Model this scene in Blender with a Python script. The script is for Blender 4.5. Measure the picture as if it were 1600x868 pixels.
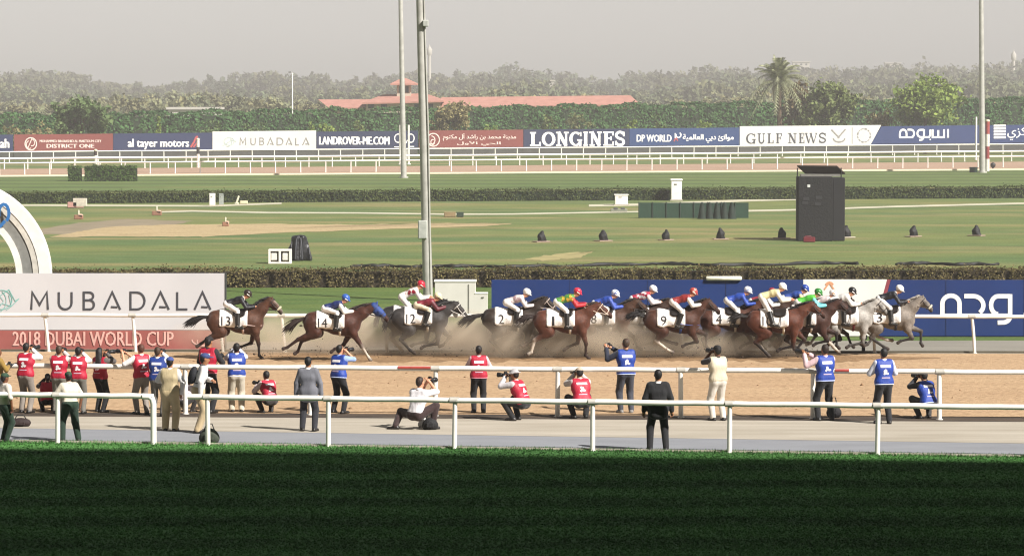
import bpy, bmesh, math, random
import numpy as np
from mathutils import Vector, Matrix
from mathutils.bvhtree import BVHTree

for o in list(bpy.data.objects):
    bpy.data.objects.remove(o, do_unlink=True)
scene = bpy.context.scene
COL = scene.collection
R = math.radians

# ------------------------------------------------------------------ camera
F_PX, HOR, CAM_H = 6000.0, 113.0, 8.54          # focal length (px of a 1600 px wide picture), horizon row, eye height
PITCH = math.atan((434.0 - HOR) / F_PX)
cam_data = bpy.data.cameras.new('camera')
cam_data.sensor_width = 36.0
cam_data.lens = 36.0 * F_PX / 1600.0
cam_data.clip_start, cam_data.clip_end = 0.5, 12000.0
cam = bpy.data.objects.new('camera', cam_data)
COL.objects.link(cam)
cam.location = (0, 0, CAM_H)
cam.rotation_euler = (math.pi / 2 - PITCH, 0, 0)
scene.camera = cam

# ------------------------------------------------------------------ sky and sun
SUN_EL, SUN_AZ = R(39.0), R(130.0)               # azimuth clockwise from +Y: the sun stands behind the camera, to its right
world = bpy.data.worlds.new('World')
scene.world = world
world.use_nodes = True
wn, wl = world.node_tree.nodes, world.node_tree.links
wn.clear()
sky = wn.new('ShaderNodeTexSky')
sky.sky_type = 'NISHITA'
sky.sun_disc = False
sky.sun_elevation = SUN_EL
sky.sun_rotation = SUN_AZ
sky.altitude = 0.0
sky.air_density, sky.dust_density, sky.ozone_density = 1.0, 0.6, 1.0
hsv = wn.new('ShaderNodeHueSaturation')
hsv.inputs['Saturation'].default_value = 0.12
bg = wn.new('ShaderNodeBackground')
bg.inputs['Strength'].default_value = 0.05
wout = wn.new('ShaderNodeOutputWorld')
wl.new(sky.outputs[0], hsv.inputs['Color'])
wl.new(hsv.outputs[0], bg.inputs['Color'])
wl.new(bg.outputs[0], wout.inputs['Surface'])

sun_data = bpy.data.lights.new('sun', 'SUN')
sun_data.energy = 4.9
sun_data.angle = R(0.6)
sun_data.color = (1.0, 0.955, 0.91)
sun = bpy.data.objects.new('sun', sun_data)
COL.objects.link(sun)
sun.location = (60, -60, 80)
SUN_DIR = Vector((math.sin(SUN_AZ) * math.cos(SUN_EL), math.cos(SUN_AZ) * math.cos(SUN_EL), math.sin(SUN_EL)))
sun.rotation_euler = SUN_DIR.to_track_quat('Z', 'Y').to_euler()

scene.view_settings.view_transform = 'Standard'
scene.view_settings.look = 'None'
scene.view_settings.gamma = 1.0
scene.view_settings.exposure = 0.9
scene.view_settings.use_curve_mapping = False
scene.render.engine = 'CYCLES'
scene.cycles.use_denoising = True
scene.cycles.filter_width = 1.15
scene.cycles.max_bounces = 6
scene.cycles.volume_bounces = 1
scene.cycles.transparent_max_bounces = 8

# ------------------------------------------------------------------ from measured picture rows to places on the ground
_F = Vector((0, math.cos(PITCH), -math.sin(PITCH)))
_U = Vector((0, math.sin(PITCH), math.cos(PITCH)))
EYE = Vector((0, 0, CAM_H))
def ray(px, py):
    return _F + Vector((1, 0, 0)) * ((px - 800.0) / F_PX) + _U * ((434.0 - py) / F_PX)
def gr(px, py, z=0.0):
    d = ray(px, py)
    t = (z - CAM_H) / d.z
    return EYE + d * t
def on_plane(px, py, A, n):
    d = ray(px, py)
    return EYE + d * ((A - EYE).dot(n) / d.dot(n))
def at_depth(px, py, Y):
    d = ray(px, py)
    return EYE + d * (Y / d.y)
def ppm(py):
    return (py - HOR) / CAM_H                     # pixels per metre for a thing whose base stands at row py

# ------------------------------------------------------------------ materials
def lin(c):
    if isinstance(c, str):
        c = c.lstrip('#')
        c = [int(c[i:i + 2], 16) / 255 for i in (0, 2, 4)]
        c = [x / 12.92 if x <= 0.04045 else ((x + 0.055) / 1.055) ** 2.4 for x in c]
    return (c[0], c[1], c[2], 1.0)
MATS = {}
def mat(name, col, rough=0.6, var=0.12, scale=6.0, bump=0.0, bscale=None, metal=0.0, spec=0.5, col2=None, stretch=(1, 1, 1), island=0.0, detail=4.0, sheen=0.0, trans=0.0):
    """Principled material: a base colour with noise wear, optional second colour, per-island variation, bump."""
    if name in MATS:
        return MATS[name]
    m = bpy.data.materials.new(name)
    MATS[name] = m
    m.use_nodes = True
    N, L = m.node_tree.nodes, m.node_tree.links
    b = N['Principled BSDF']
    b.inputs['Roughness'].default_value = rough
    b.inputs['Metallic'].default_value = metal
    b.inputs['Specular IOR Level'].default_value = spec
    if sheen:
        b.inputs['Sheen Weight'].default_value = sheen
    tc = N.new('ShaderNodeTexCoord')
    mp = N.new('ShaderNodeMapping')
    mp.inputs['Scale'].default_value = stretch
    L.new(tc.outputs['Object'], mp.inputs['Vector'])
    no = N.new('ShaderNodeTexNoise')
    no.inputs['Scale'].default_value = scale
    no.inputs['Detail'].default_value = detail
    L.new(mp.outputs[0], no.inputs['Vector'])
    c1 = lin(col)
    c2 = lin(col2) if col2 is not None else tuple(x * (1 - 2 * var) for x in c1[:3]) + (1,)
    rp = N.new('ShaderNodeValToRGB')
    rp.color_ramp.elements[0].position, rp.color_ramp.elements[1].position = 0.32, 0.68
    rp.color_ramp.elements[0].color, rp.color_ramp.elements[1].color = c2, c1
    L.new(no.outputs['Fac'], rp.inputs[0])
    out = rp.outputs[0]
    if island:
        ge = N.new('ShaderNodeNewGeometry')
        mr = N.new('ShaderNodeMapRange')
        mr.inputs['To Min'].default_value, mr.inputs['To Max'].default_value = 1 - island, 1 + island
        L.new(ge.outputs['Random Per Island'], mr.inputs['Value'])
        mx = N.new('ShaderNodeVectorMath'); mx.operation = 'SCALE'
        L.new(out, mx.inputs[0]); L.new(mr.outputs[0], mx.inputs['Scale'])
        out = mx.outputs[0]
    L.new(out, b.inputs['Base Color'])
    if trans:
        tr = N.new('ShaderNodeBsdfTranslucent')
        L.new(out, tr.inputs['Color'])
        ms = N.new('ShaderNodeMixShader'); ms.inputs[0].default_value = trans
        L.new(b.outputs[0], ms.inputs[1]); L.new(tr.outputs[0], ms.inputs[2])
        L.new(ms.outputs[0], N['Material Output'].inputs['Surface'])
    if bump:
        n2 = N.new('ShaderNodeTexNoise')
        n2.inputs['Scale'].default_value = bscale or scale * 4
        n2.inputs['Detail'].default_value = 6
        L.new(mp.outputs[0], n2.inputs['Vector'])
        bp = N.new('ShaderNodeBump')
        bp.inputs['Strength'].default_value = min(1.0, bump)
        bp.inputs['Distance'].default_value = 0.05
        L.new(n2.outputs['Fac'], bp.inputs['Height'])
        L.new(bp.outputs[0], b.inputs['Normal'])
    return m

def attr_mat(name, rough=0.5, scale=9.0, amt=0.25, spec=0.5, sheen=0.0, coat=0.0):
    """Hide or skin: colour from the vertex colour of the animal's own markings, broken up by noise."""
    if name in MATS:
        return MATS[name]
    m = bpy.data.materials.new(name)
    MATS[name] = m
    m.use_nodes = True
    N, L = m.node_tree.nodes, m.node_tree.links
    b = N['Principled BSDF']
    b.inputs['Roughness'].default_value = rough
    b.inputs['Specular IOR Level'].default_value = spec
    b.inputs['Sheen Weight'].default_value = sheen
    b.inputs['Coat Weight'].default_value = coat
    b.inputs['Coat Roughness'].default_value = 0.35
    at = N.new('ShaderNodeAttribute'); at.attribute_name = 'Col'
    tc = N.new('ShaderNodeTexCoord')
    no = N.new('ShaderNodeTexNoise'); no.inputs['Scale'].default_value = scale; no.inputs['Detail'].default_value = 6
    L.new(tc.outputs['Object'], no.inputs['Vector'])
    mr = N.new('ShaderNodeMapRange')
    mr.inputs['From Min'].default_value, mr.inputs['From Max'].default_value = 0.3, 0.7
    mr.inputs['To Min'].default_value, mr.inputs['To Max'].default_value = 1 - amt, 1 + amt
    L.new(no.outputs['Fac'], mr.inputs['Value'])
    mx = N.new('ShaderNodeVectorMath'); mx.operation = 'SCALE'
    L.new(at.outputs['Color'], mx.inputs[0]); L.new(mr.outputs[0], mx.inputs['Scale'])
    n2 = N.new('ShaderNodeTexNoise'); n2.inputs['Scale'].default_value = scale * 4.5; n2.inputs['Detail'].default_value = 8; n2.inputs['Roughness'].default_value = .7
    L.new(tc.outputs['Object'], n2.inputs['Vector'])
    m2 = N.new('ShaderNodeMapRange')
    m2.inputs['From Min'].default_value, m2.inputs['From Max'].default_value = 0.3, 0.7
    m2.inputs['To Min'].default_value, m2.inputs['To Max'].default_value = 1 - amt * .7, 1 + amt * .7
    L.new(n2.outputs['Fac'], m2.inputs['Value'])
    my = N.new('ShaderNodeVectorMath'); my.operation = 'SCALE'
    L.new(mx.outputs[0], my.inputs[0]); L.new(m2.outputs[0], my.inputs['Scale'])
    L.new(my.outputs[0], b.inputs['Base Color'])
    bp = N.new('ShaderNodeBump'); bp.inputs['Strength'].default_value = min(1, amt * 2); bp.inputs['Distance'].default_value = .05
    L.new(no.outputs['Fac'], bp.inputs['Height']); L.new(bp.outputs[0], b.inputs['Normal'])
    return m

# ------------------------------------------------------------------ object and mesh helpers
def link(name, data, parent=None, loc=None):
    o = bpy.data.objects.new(name, data)
    COL.objects.link(o)
    if parent is not None:
        o.parent = parent
    if loc is not None:
        o.location = loc
    return o
def tag(o, label=None, cat=None, group=None, kind=None):
    if label: o['label'] = label
    if cat: o['category'] = cat
    if group: o['group'] = group
    if kind: o['kind'] = kind
    return o
def thing(name, label, cat, loc=(0, 0, 0), rz=0.0, group=None):
    o = link(name, None, None, loc)
    o.empty_display_size = 0.2
    o.rotation_euler = (0, 0, rz)
    return tag(o, label, cat, group)
def np_mesh(name, V, Fc, smooth=False):
    """Mesh from an (n,3) vertex array and an (m,k) face array."""
    me = bpy.data.meshes.new(name)
    V = np.asarray(V, dtype=np.float32); Fc = np.asarray(Fc, dtype=np.int32)
    k = Fc.shape[1]
    me.vertices.add(len(V)); me.vertices.foreach_set('co', V.ravel())
    me.loops.add(Fc.size); me.loops.foreach_set('vertex_index', Fc.ravel())
    me.polygons.add(len(Fc))
    me.polygons.foreach_set('loop_start', np.arange(0, Fc.size, k, dtype=np.int32))
    if smooth:
        me.polygons.foreach_set('use_smooth', np.ones(len(Fc), dtype=bool))
    me.update(calc_edges=True)
    return me

class MB:
    """Collects solids and sheets and links them as ONE mesh object."""
    def __init__(s):
        s.v, s.f, s.sm = [], [], []
    def add(s, vs, fs, smooth=False):
        n = len(s.v)
        s.v += [tuple(v) for v in vs]
        s.f += [tuple(i + n for i in f) for f in fs]
        s.sm += [smooth] * len(fs)
        return s
    def box(s, c, size, rz=0.0, taper=1.0, bev=0.0):
        c = Vector(c); hx, hy, hz = (x / 2 for x in size)
        M = Matrix.Rotation(rz, 3, 'Z')
        b = min(bev, hx * .8, hy * .8, hz * .8)
        if b <= 0:
            P = [(x * hx * (taper if z > 0 else 1), y * hy * (taper if z > 0 else 1), z * hz) for z in (-1, 1) for y in (-1, 1) for x in (-1, 1)]
            fs = [(0, 2, 3, 1), (4, 5, 7, 6), (0, 1, 5, 4), (2, 6, 7, 3), (0, 4, 6, 2), (1, 3, 7, 5)]
        else:
            ring = [(hx - b, -hy), (hx, -hy + b), (hx, hy - b), (hx - b, hy), (-hx + b, hy), (-hx, hy - b), (-hx, -hy + b), (-hx + b, -hy)]
            P, fs = [], []
            for z, k in ((-hz, b), (-hz + b, 0), (hz - b, 0), (hz, b)):
                t = taper if z > 0 else 1
                P += [(max(-hx + k, min(hx - k, x)) * t, max(-hy + k, min(hy - k, y)) * t, z) for x, y in ring]
            for i in range(3):
                for j in range(8):
                    fs.append((i * 8 + j, i * 8 + (j + 1) % 8, i * 8 + 8 + (j + 1) % 8, i * 8 + 8 + j))
            fs += [tuple(range(7, -1, -1)), tuple(range(24, 32))]
        return s.add([c + M @ Vector(p) for p in P], fs)
    def tube(s, path, radii, n=8, cap=True, flat=1.0, smooth=True):
        path = [Vector(p) for p in path]
        if not hasattr(radii, '__len__'): radii = [radii] * len(path)
        vs, fs = [], []
        side = None
        for i, p in enumerate(path):
            t = (path[min(i + 1, len(path) - 1)] - path[max(i - 1, 0)]).normalized()
            if side is None:
                side = t.cross(Vector((0, 0, 1)) if abs(t.z) < .9 else Vector((0, 1, 0))).normalized()
            side = (side - t * side.dot(t)).normalized()
            up = side.cross(t)
            for j in range(n):
                a = 2 * math.pi * j / n
                vs.append(p + side * (math.cos(a) * radii[i]) + up * (math.sin(a) * radii[i] * flat))
        for i in range(len(path) - 1):
            for j in range(n):
                fs.append((i * n + j, i * n + (j + 1) % n, (i + 1) * n + (j + 1) % n, (i + 1) * n + j))
        s.add(vs, fs, smooth)
        if cap:
            s.add(vs[:n], [tuple(range(n - 1, -1, -1))]); s.add(vs[-n:], [tuple(range(n))])
        return s
    def lathe(s, prof, c=(0, 0, 0), n=16, smooth=True):
        c = Vector(c); vs, fs = [], []
        for r, z in prof:
            for j in range(n):
                a = 2 * math.pi * j / n
                vs.append(c + Vector((r * math.cos(a), r * math.sin(a), z)))
        for i in range(len(prof) - 1):
            for j in range(n):
                fs.append((i * n + j, i * n + (j + 1) % n, (i + 1) * n + (j + 1) % n, (i + 1) * n + j))
        s.add(vs, fs, smooth)
        if prof[-1][0] > 1e-4: s.add(vs[-n:], [tuple(range(n))])
        return s
    def prism(s, poly, dvec):
        """Closed solid: a 3-D polygon pushed along dvec."""
        n = len(poly); P = [Vector(p) for p in poly]; d = Vector(dvec)
        fs = [tuple(range(n - 1, -1, -1)), tuple(range(n, 2 * n))] + [(i, (i + 1) % n, n + (i + 1) % n, n + i) for i in range(n)]
        return s.add(P + [p + d for p in P], fs)
    def quads(s, vs):
        return s.add(vs, [(i, i + 1, i + 2, i + 3) for i in range(0, len(vs), 4)])
    def mesh(s, name):
        me = bpy.data.meshes.new(name)
        me.from_pydata(s.v, [], s.f)
        me.polygons.foreach_set('use_smooth', s.sm)
        me.update()
        return me
    def build(s, name, m, parent=None, loc=None):
        me = s.mesh(name)
        me.materials.append(m)
        return link(name, me, parent, loc)

def text_shape(body):
    c = bpy.data.curves.new('t', 'FONT'); c.body = body; c.resolution_u = 2
    o = bpy.data.objects.new('t', c); COL.objects.link(o)
    me = bpy.data.meshes.new_from_object(o)
    V = np.array([v.co[:] for v in me.vertices]); Fs = [tuple(p.vertices) for p in me.polygons]
    bpy.data.objects.remove(o, do_unlink=True); bpy.data.curves.remove(c); bpy.data.meshes.remove(me)
    lo, hi = V.min(0), V.max(0)
    V = (V - lo) / np.maximum(hi - lo, 1e-6)
    return V, Fs
def lettering(name, body, m, parent, fn, bold=0.0):
    """Flat print: text fitted to the unit square, laid on a surface by fn(u, v) -> point. bold repeats it with small shifts."""
    V, Fs = text_shape(body)
    mb = MB()
    sh = [(0, 0, 0)] if not bold else [(-bold, 0, 0), (bold, 0, .001), (0, 0, .002)]
    for du, dv, dn in sh:
        mb.add([fn(v[0] + du, v[1] + dv, dn) for v in V], Fs)
    return mb.build(name, m, parent)
def ribbon2d(path, w):
    """Outline quads of a stroked 2-D polyline; returns verts, faces."""
    P = []
    for p in path:
        q = Vector((p[0], p[1]))
        if not P or (q - P[-1]).length > 0.15: P.append(q)
    vs, fs = [], []
    for i, p in enumerate(P):
        a = (P[i] - P[i - 1]).normalized() if i > 0 else (P[1] - P[0]).normalized()
        b = (P[i + 1] - P[i]).normalized() if i < len(P) - 1 else a
        t = (a + b)
        t = t.normalized() if t.length > 1e-6 else a
        n = Vector((-t.y, t.x))
        k = 1.0 / max(0.5, n.dot(Vector((-a.y, a.x))))
        vs += [p + n * (w / 2 * k), p - n * (w / 2 * k)]
    for i in range(len(P) - 1):
        fs.append((2 * i, 2 * i + 1, 2 * i + 3, 2 * i + 2))
    return vs, fs
def arc2d(cx, cy, rx, ry, a0, a1, n=10):
    return [(cx + rx * math.cos(R(a0 + (a1 - a0) * i / n)), cy + ry * math.sin(R(a0 + (a1 - a0) * i / n))) for i in range(n + 1)]

# ------------------------------------------------------------------ implicit solids (bodies, clothes): smooth union of tapered limbs, meshed by surface nets
class SDF:
    def __init__(s):
        s.p = []
    def cone(s, a, b, ra, rb=None, k=0.05, col=None, tags=''):
        s.p.append(('c', np.array(a, float), np.array(b, float), ra, ra if rb is None else rb, k, col, tags)); return s
    def ell(s, c, r, k=0.04, col=None, tags='', M=None):
        s.p.append(('e', np.array(c, float), np.array(r, float), np.eye(3) if M is None else np.array(M, float), 0, k, col, tags)); return s
    @staticmethod
    def dist(q, P, infl=0.0):
        if q[0] == 'c':
            a, b, ra, rb = q[1:5]
            ba = b - a; L2 = max(ba @ ba, 1e-9)
            w = P - a
            t = np.clip(w @ ba / L2, 0, 1)
            return np.sqrt(((w - t[:, None] * ba) ** 2).sum(1)) - (ra + t * (rb - ra)) - infl
        c, r, M = q[1], q[2] + infl, q[3]
        w = (P - c) @ M
        k0 = np.sqrt(((w / r) ** 2).sum(1)); k1 = np.sqrt(((w / (r * r)) ** 2).sum(1)) + 1e-9
        return np.where(k0 < 1e-3, -r.min(), k0 * (k0 - 1) / k1)
    def bounds(q, infl):
        if q[0] == 'c':
            lo = np.minimum(q[1] - q[3], q[2] - q[4]); hi = np.maximum(q[1] + q[3], q[2] + q[4])
        else:
            e = np.abs(q[3]) @ q[2]; lo, hi = q[1] - e, q[1] + e
        return lo - infl, hi + infl
    def mesh(s, h=0.02, infl=0.0, tags=None, k_scale=1.0, extra=None):
        """infl: number or dict tag->inflate. Only primitives whose tag is in tags take part."""
        pr = [q for q in s.p if tags is None or q[7] in tags]
        if extra: pr = pr + extra
        g = lambda q: infl.get(q[7], 0.0) if isinstance(infl, dict) else infl
        B = [SDF.bounds(q, g(q)) for q in pr]
        lo = np.min([b[0] for b in B], 0) - 3 * h; hi = np.max([b[1] for b in B], 0) + 3 * h
        dims = np.ceil((hi - lo) / h).astype(int) + 1
        Fd = np.full(dims, 1.0, dtype=np.float64)
        ax = [lo[i] + h * np.arange(dims[i]) for i in range(3)]
        for q, (bl, bh) in zip(pr, B):
            m = q[5] + 2 * h
            i0 = np.maximum(((bl - m - lo) / h).astype(int), 0); i1 = np.minimum(np.ceil((bh + m - lo) / h).astype(int) + 1, dims)
            X, Y, Z = np.meshgrid(ax[0][i0[0]:i1[0]], ax[1][i0[1]:i1[1]], ax[2][i0[2]:i1[2]], indexing='ij')
            P = np.stack([X.ravel(), Y.ravel(), Z.ravel()], 1)
            d = SDF.dist(q, P, g(q)).reshape(X.shape)
            sl = Fd[i0[0]:i1[0], i0[1]:i1[1], i0[2]:i1[2]]
            k = max(q[5] * k_scale, 1e-4)
            hh = np.maximum(k - np.abs(sl - d), 0) / k
            Fd[i0[0]:i1[0], i0[1]:i1[1], i0[2]:i1[2]] = np.minimum(sl, d) - hh * hh * k * 0.25
        V, Q = surface_nets(Fd, lo, h)
        return V, Q, pr
    def colors(s, V, pr, infl=0.0, sharp=60.0):
        W = np.zeros(len(V)); C = np.zeros((len(V), 3))
        for q in pr:
            if q[6] is None: continue
            w = np.exp(-sharp * np.clip(SDF.dist(q, V, infl), -0.03, 0.3))
            W += w; C += w[:, None] * np.array(q[6][:3])
        return C / np.maximum(W, 1e-9)[:, None]
def surface_nets(Fd, lo, h):
    ins = Fd < 0
    nx, ny, nz = Fd.shape
    cnt = np.zeros((nx - 1, ny - 1, nz - 1), dtype=np.int8)
    for dx in (0, 1):
        for dy in (0, 1):
            for dz in (0, 1):
                cnt += ins[dx:nx - 1 + dx, dy:ny - 1 + dy, dz:nz - 1 + dz]
    act = (cnt > 0) & (cnt < 8)
    I = np.argwhere(act)
    idx = np.full(act.shape, -1, dtype=np.int64); idx[act] = np.arange(len(I))
    S = np.zeros((len(I), 3)); n = np.zeros(len(I))
    cor = [(a, b, c) for a in (0, 1) for b in (0, 1) for c in (0, 1)]
    val = {c: Fd[I[:, 0] + c[0], I[:, 1] + c[1], I[:, 2] + c[2]] for c in cor}
    for a in cor:
        for i in range(3):
            if a[i] == 0:
                b = list(a); b[i] = 1; b = tuple(b)
                va, vb = val[a], val[b]
                cr = (va < 0) != (vb < 0)
                t = np.where(cr, va / np.where(np.abs(va - vb) < 1e-12, 1, va - vb), 0)
                p = np.array(a, float)[None, :] + t[:, None] * (np.array(b) - np.array(a))[None, :]
                S += np.where(cr[:, None], p, 0); n += cr
    V = lo + h * (I + S / n[:, None])
    quads = []
    for axis in range(3):
        a, b = (axis + 1) % 3, (axis + 2) % 3
        sl0 = [slice(None)] * 3; sl1 = [slice(None)] * 3
        sl0[axis] = slice(0, -1); sl1[axis] = slice(1, None)
        s0, s1 = ins[tuple(sl0)], ins[tuple(sl1)]
        E = np.argwhere(s0 != s1)
        E = E[(E[:, a] > 0) & (E[:, b] > 0) & (E[:, a] < Fd.shape[a] - 1) & (E[:, b] < Fd.shape[b] - 1)]
        if not len(E): continue
        flip = s0[E[:, 0], E[:, 1], E[:, 2]]
        q = []
        for da, db in ((-1, -1), (0, -1), (0, 0), (-1, 0)):
            c = E.copy(); c[:, a] += da; c[:, b] += db
            q.append(idx[c[:, 0], c[:, 1], c[:, 2]])
        q = np.stack(q, 1)
        q[~flip] = q[~flip][:, ::-1]
        quads.append(q)
    return V, np.concatenate(quads)
def sdf_obj(name, V, Q, m, parent=None, cols=None, smooth=True):
    me = np_mesh(name, V, Q, smooth)
    me.materials.append(m)
    if cols is not None:
        ca = me.color_attributes.new('Col', 'FLOAT_COLOR', 'POINT')
        ca.data.foreach_set('color', np.concatenate([cols, np.ones((len(cols), 1))], 1).astype(np.float32).ravel())
    return link(name, me, parent)
# ------------------------------------------------------------------ people
def npv(*a): return np.array(a, float)
def unit(v): return v / max(np.linalg.norm(v), 1e-9)
def ik(a, c, l1, l2, pole):
    d = c - a; L = np.linalg.norm(d)
    if L > (l1 + l2) * 0.995:
        c = a + d / L * (l1 + l2) * 0.995; d = c - a; L = np.linalg.norm(d)
    x = (l1 * l1 - l2 * l2 + L * L) / (2 * L)
    hgt = math.sqrt(max(l1 * l1 - x * x, 0))
    e = d / L; p = np.array(pole, float); p = p - e * (p @ e)
    return a + e * x + unit(p) * hgt, c
SKIN = {'light': '#c98f6f', 'mid': '#9a6a4a', 'brown': '#6d452e'}
def bvh_of(V, Q):
    return BVHTree.FromPolygons([tuple(v) for v in V], [tuple(int(i) for i in q) for q in Q])
def decal(bvh, poly_fn, shapes, o3, ex, ey, en, off=0.006, far=0.6):
    """Flat print laid on a cloth surface: 2-D polygons (u right, v up) cast along en onto the surface below."""
    mb = MB()
    for pts, fs in shapes:
        vs = []
        for u, v in pts:
            p = o3 + ex * u + ey * v
            hit = bvh.ray_cast(Vector(p - en * far), Vector(en), far * 2)
            q = np.array(hit[0]) if hit[0] is not None else p
            vs.append(q - en * off)
        mb.add(vs, fs)
    return mb
def slice_text(body):
    V, Fs = text_shape(body)
    bm = bmesh.new()
    vs = [bm.verts.new((v[0], v[1], 0)) for v in V]
    for f_ in Fs:
        try: bm.faces.new([vs[i] for i in f_])
        except ValueError: pass
    for k in range(1, 6):
        for pc, pn in (((0, k / 6, 0), (0, 1, 0)), ((k / 6, 0, 0), (1, 0, 0))):
            bmesh.ops.bisect_plane(bm, geom=bm.verts[:] + bm.edges[:] + bm.faces[:], plane_co=pc, plane_no=pn)
    bm.verts.index_update()
    out = [tuple(v.co) for v in bm.verts], [tuple(v.index for v in f_.verts) for f_ in bm.faces]
    bm.free()
    return out
def grid_rect(cx, cy, w, h, nu=6, nv=2):
    pts = [(cx - w / 2 + w * i / nu, cy - h / 2 + h * j / nv) for j in range(nv + 1) for i in range(nu + 1)]
    fs = [(j * (nu + 1) + i, j * (nu + 1) + i + 1, (j + 1) * (nu + 1) + i + 1, (j + 1) * (nu + 1) + i) for j in range(nv) for i in range(nu)]
    return pts, fs
def blob2d(cx, cy, rx, ry, seed=0, n=9):
    rnd = random.Random(seed)
    pts = [(cx, cy)] + [(cx + rx * math.cos(2 * math.pi * i / n) * rnd.uniform(.6, 1.15), cy + ry * math.sin(2 * math.pi * i / n) * rnd.uniform(.6, 1.15)) for i in range(n)]
    return pts, [(0, 1 + i, 1 + (i + 1) % n) for i in range(n)]

def person(label, loc, yaw, P, S, hands, feet, o, cat='person', group=None, scale=1.0, knees=None, elbows=None, hdir=None, face=None, twist=0.0, toes=None, vox=0.021):
    """One figure facing +Y in its own frame. P pelvis, S mid-shoulder, hands/feet (left, right) targets, o outfit."""
    root = thing('person', label, cat, loc, yaw, group)
    root.scale = (scale,) * 3
    P, S = npv(*P), npv(*S)
    u = unit(S - P)
    r = unit(npv(math.cos(twist), math.sin(twist), 0)); r = unit(r - u * (r @ u))
    f = np.cross(u, r)
    N0 = S + u * 0.07
    hu = unit(npv(*hdir)) if hdir is not None else unit(u * .6 + npv(0, 0, 1))
    hf = npv(*face) if face is not None else f
    hf = unit(hf - hu * (hf @ hu)); hr = np.cross(hf, hu)
    Hc = N0 + hu * 0.125
    HM = np.stack([hr, hf, hu], 1)
    sk = lin(SKIN[o.get('skin', 'mid')])
    s = SDF()
    sl = 1.0 if not o.get('slim') else 0.86
    # torso
    s.cone(P - r * .07, P + r * .07, .115 * sl, k=.06, col=sk, tags='pe')
    s.cone(P + u * .15 - r * .05, P + u * .15 + r * .05, .105 * sl, k=.08, col=sk, tags='to')
    s.cone(P + u * .33 - r * .085, P + u * .33 + r * .085, .115 * sl, k=.08, col=sk, tags='to')
    s.cone(S - r * .14 * sl - u * .03, S + r * .14 * sl - u * .03, .068, k=.07, col=sk, tags='to')
    # neck and head
    s.cone(S + u * .0, N0 + hu * .05, .06, .052, k=.05, col=sk, tags='ne')
    s.ell(Hc + hu * .025, (.076, .095, .1), k=.03, col=sk, tags='he', M=HM)
    s.ell(Hc + hf * .028 - hu * .05, (.058, .068, .068), k=.04, col=sk, tags='he', M=HM)
    s.cone(Hc + hf * .095 + hu * .01, Hc + hf * .108 - hu * .022, .012, .018, k=.02, col=sk, tags='he')
    for e in (-1, 1):
        s.ell(Hc + hr * e * .079 - hu * .005, (.014, .026, .034), k=.015, col=sk, tags='he', M=HM)
    # legs
    feet_d = []
    for i, e in enumerate((-1, 1)):
        hip = P + r * e * .09 - u * .02
        ft = npv(*feet[i]) + npv(0, 0, .085)
        pole = npv(*(knees[i] if knees else (e * .15, 1, .1)))
        kn, an = ik(hip, ft, .44, .44, pole)
        s.cone(hip, kn, .092 * sl, .062 * sl, k=.05, col=sk, tags='le')
        s.cone(kn, an, .064 * sl, .046, k=.03, col=sk, tags='le')
        td = unit(npv(*(toes[i] if toes else (e * .25, 1, 0))))
        s.cone(an, an - npv(0, 0, .05), .045, .04, k=.02, col=sk, tags='ft%d' % i)
        s.cone(an - td * .045 + npv(0, 0, -.05), an + td * .15 + npv(0, 0, -.055) , .042, .033, k=.02, col=sk, tags='ft%d' % i)
        feet_d.append((an, td))
    # arms
    hands_d = []
    for i, e in enumerate((-1, 1)):
        sh = S + r * e * .175 * sl - u * .03
        pole = npv(*(elbows[i] if elbows else (e * .6, -.3, -1)))
        el, hd = ik(sh, npv(*hands[i]), .29, .26, pole)
        s.cone(sh, el, .058 * sl, .047 * sl, k=.04, col=sk, tags='ua')
        s.cone(el, hd, .047 * sl, .032, k=.02, col=sk, tags='fa')
        dv = unit(hd - el)
        s.cone(hd, hd + dv * .06, .03, .036, k=.02, col=sk, tags='ha')
        hands_d.append((hd, dv, e))
    V, Q, pr = s.mesh(vox)
    C = s.colors(V, pr)
    # fingers and eyes are drawn into the same body mesh
    fb = MB()
    for hd, dv, e in hands_d:
        lat = unit(np.cross(dv, npv(0, 0, 1)) + npv(1e-4, 0, 0)); nrm = np.cross(lat, dv)
        base = hd + dv * .075
        for j, L in enumerate((.062, .075, .07, .052)):
            b = base + lat * (j - 1.5) * .019
            fb.tube([b, b + dv * L * .5 - nrm * .006, b + dv * L * .85 - nrm * .028, b + dv * L * .95 - nrm * .05], [.0095, .009, .0085, .006], 5)
        b = hd + dv * .03 + lat * (-.03 if e > 0 else .03)
        t2 = unit(dv + (lat * (-1 if e > 0 else 1)) * .8)
        fb.tube([b, b + t2 * .035, b + t2 * .05 + dv * .02], [.012, .0105, .008], 5)
    eye = MB()
    for e in (-1, 1):
        c = Hc + hf * .083 + hr * e * .033 + hu * .018
        eye.tube([c - hf * .01, c + hf * .008], [.012, .009], 6)
    eye.tube([Hc + hf * .093 - hr * .026 - hu * .053, Hc + hf * .097 - hu * .055, Hc + hf * .093 + hr * .026 - hu * .053], [.004, .006, .004], 5)
    me = bpy.data.meshes.new('body')
    nV = len(V); allV = [tuple(v) for v in V] + fb.v + eye.v
    allF = [tuple(int(i) for i in q) for q in Q] + [tuple(i + nV for i in f_) for f_ in fb.f] + [tuple(i + nV + len(fb.v) for i in f_) for f_ in eye.f]
    me.from_pydata(allV, [], allF)
    me.polygons.foreach_set('use_smooth', [True] * len(allF))
    cols = np.concatenate([C, np.tile(sk[:3], (len(fb.v), 1)), np.tile((.03, .015, .01), (len(eye.v), 1))])
    ca = me.color_attributes.new('Col', 'FLOAT_COLOR', 'POINT')
    ca.data.foreach_set('color', np.concatenate([cols, np.ones((len(cols), 1))], 1).astype(np.float32).ravel())
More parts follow.
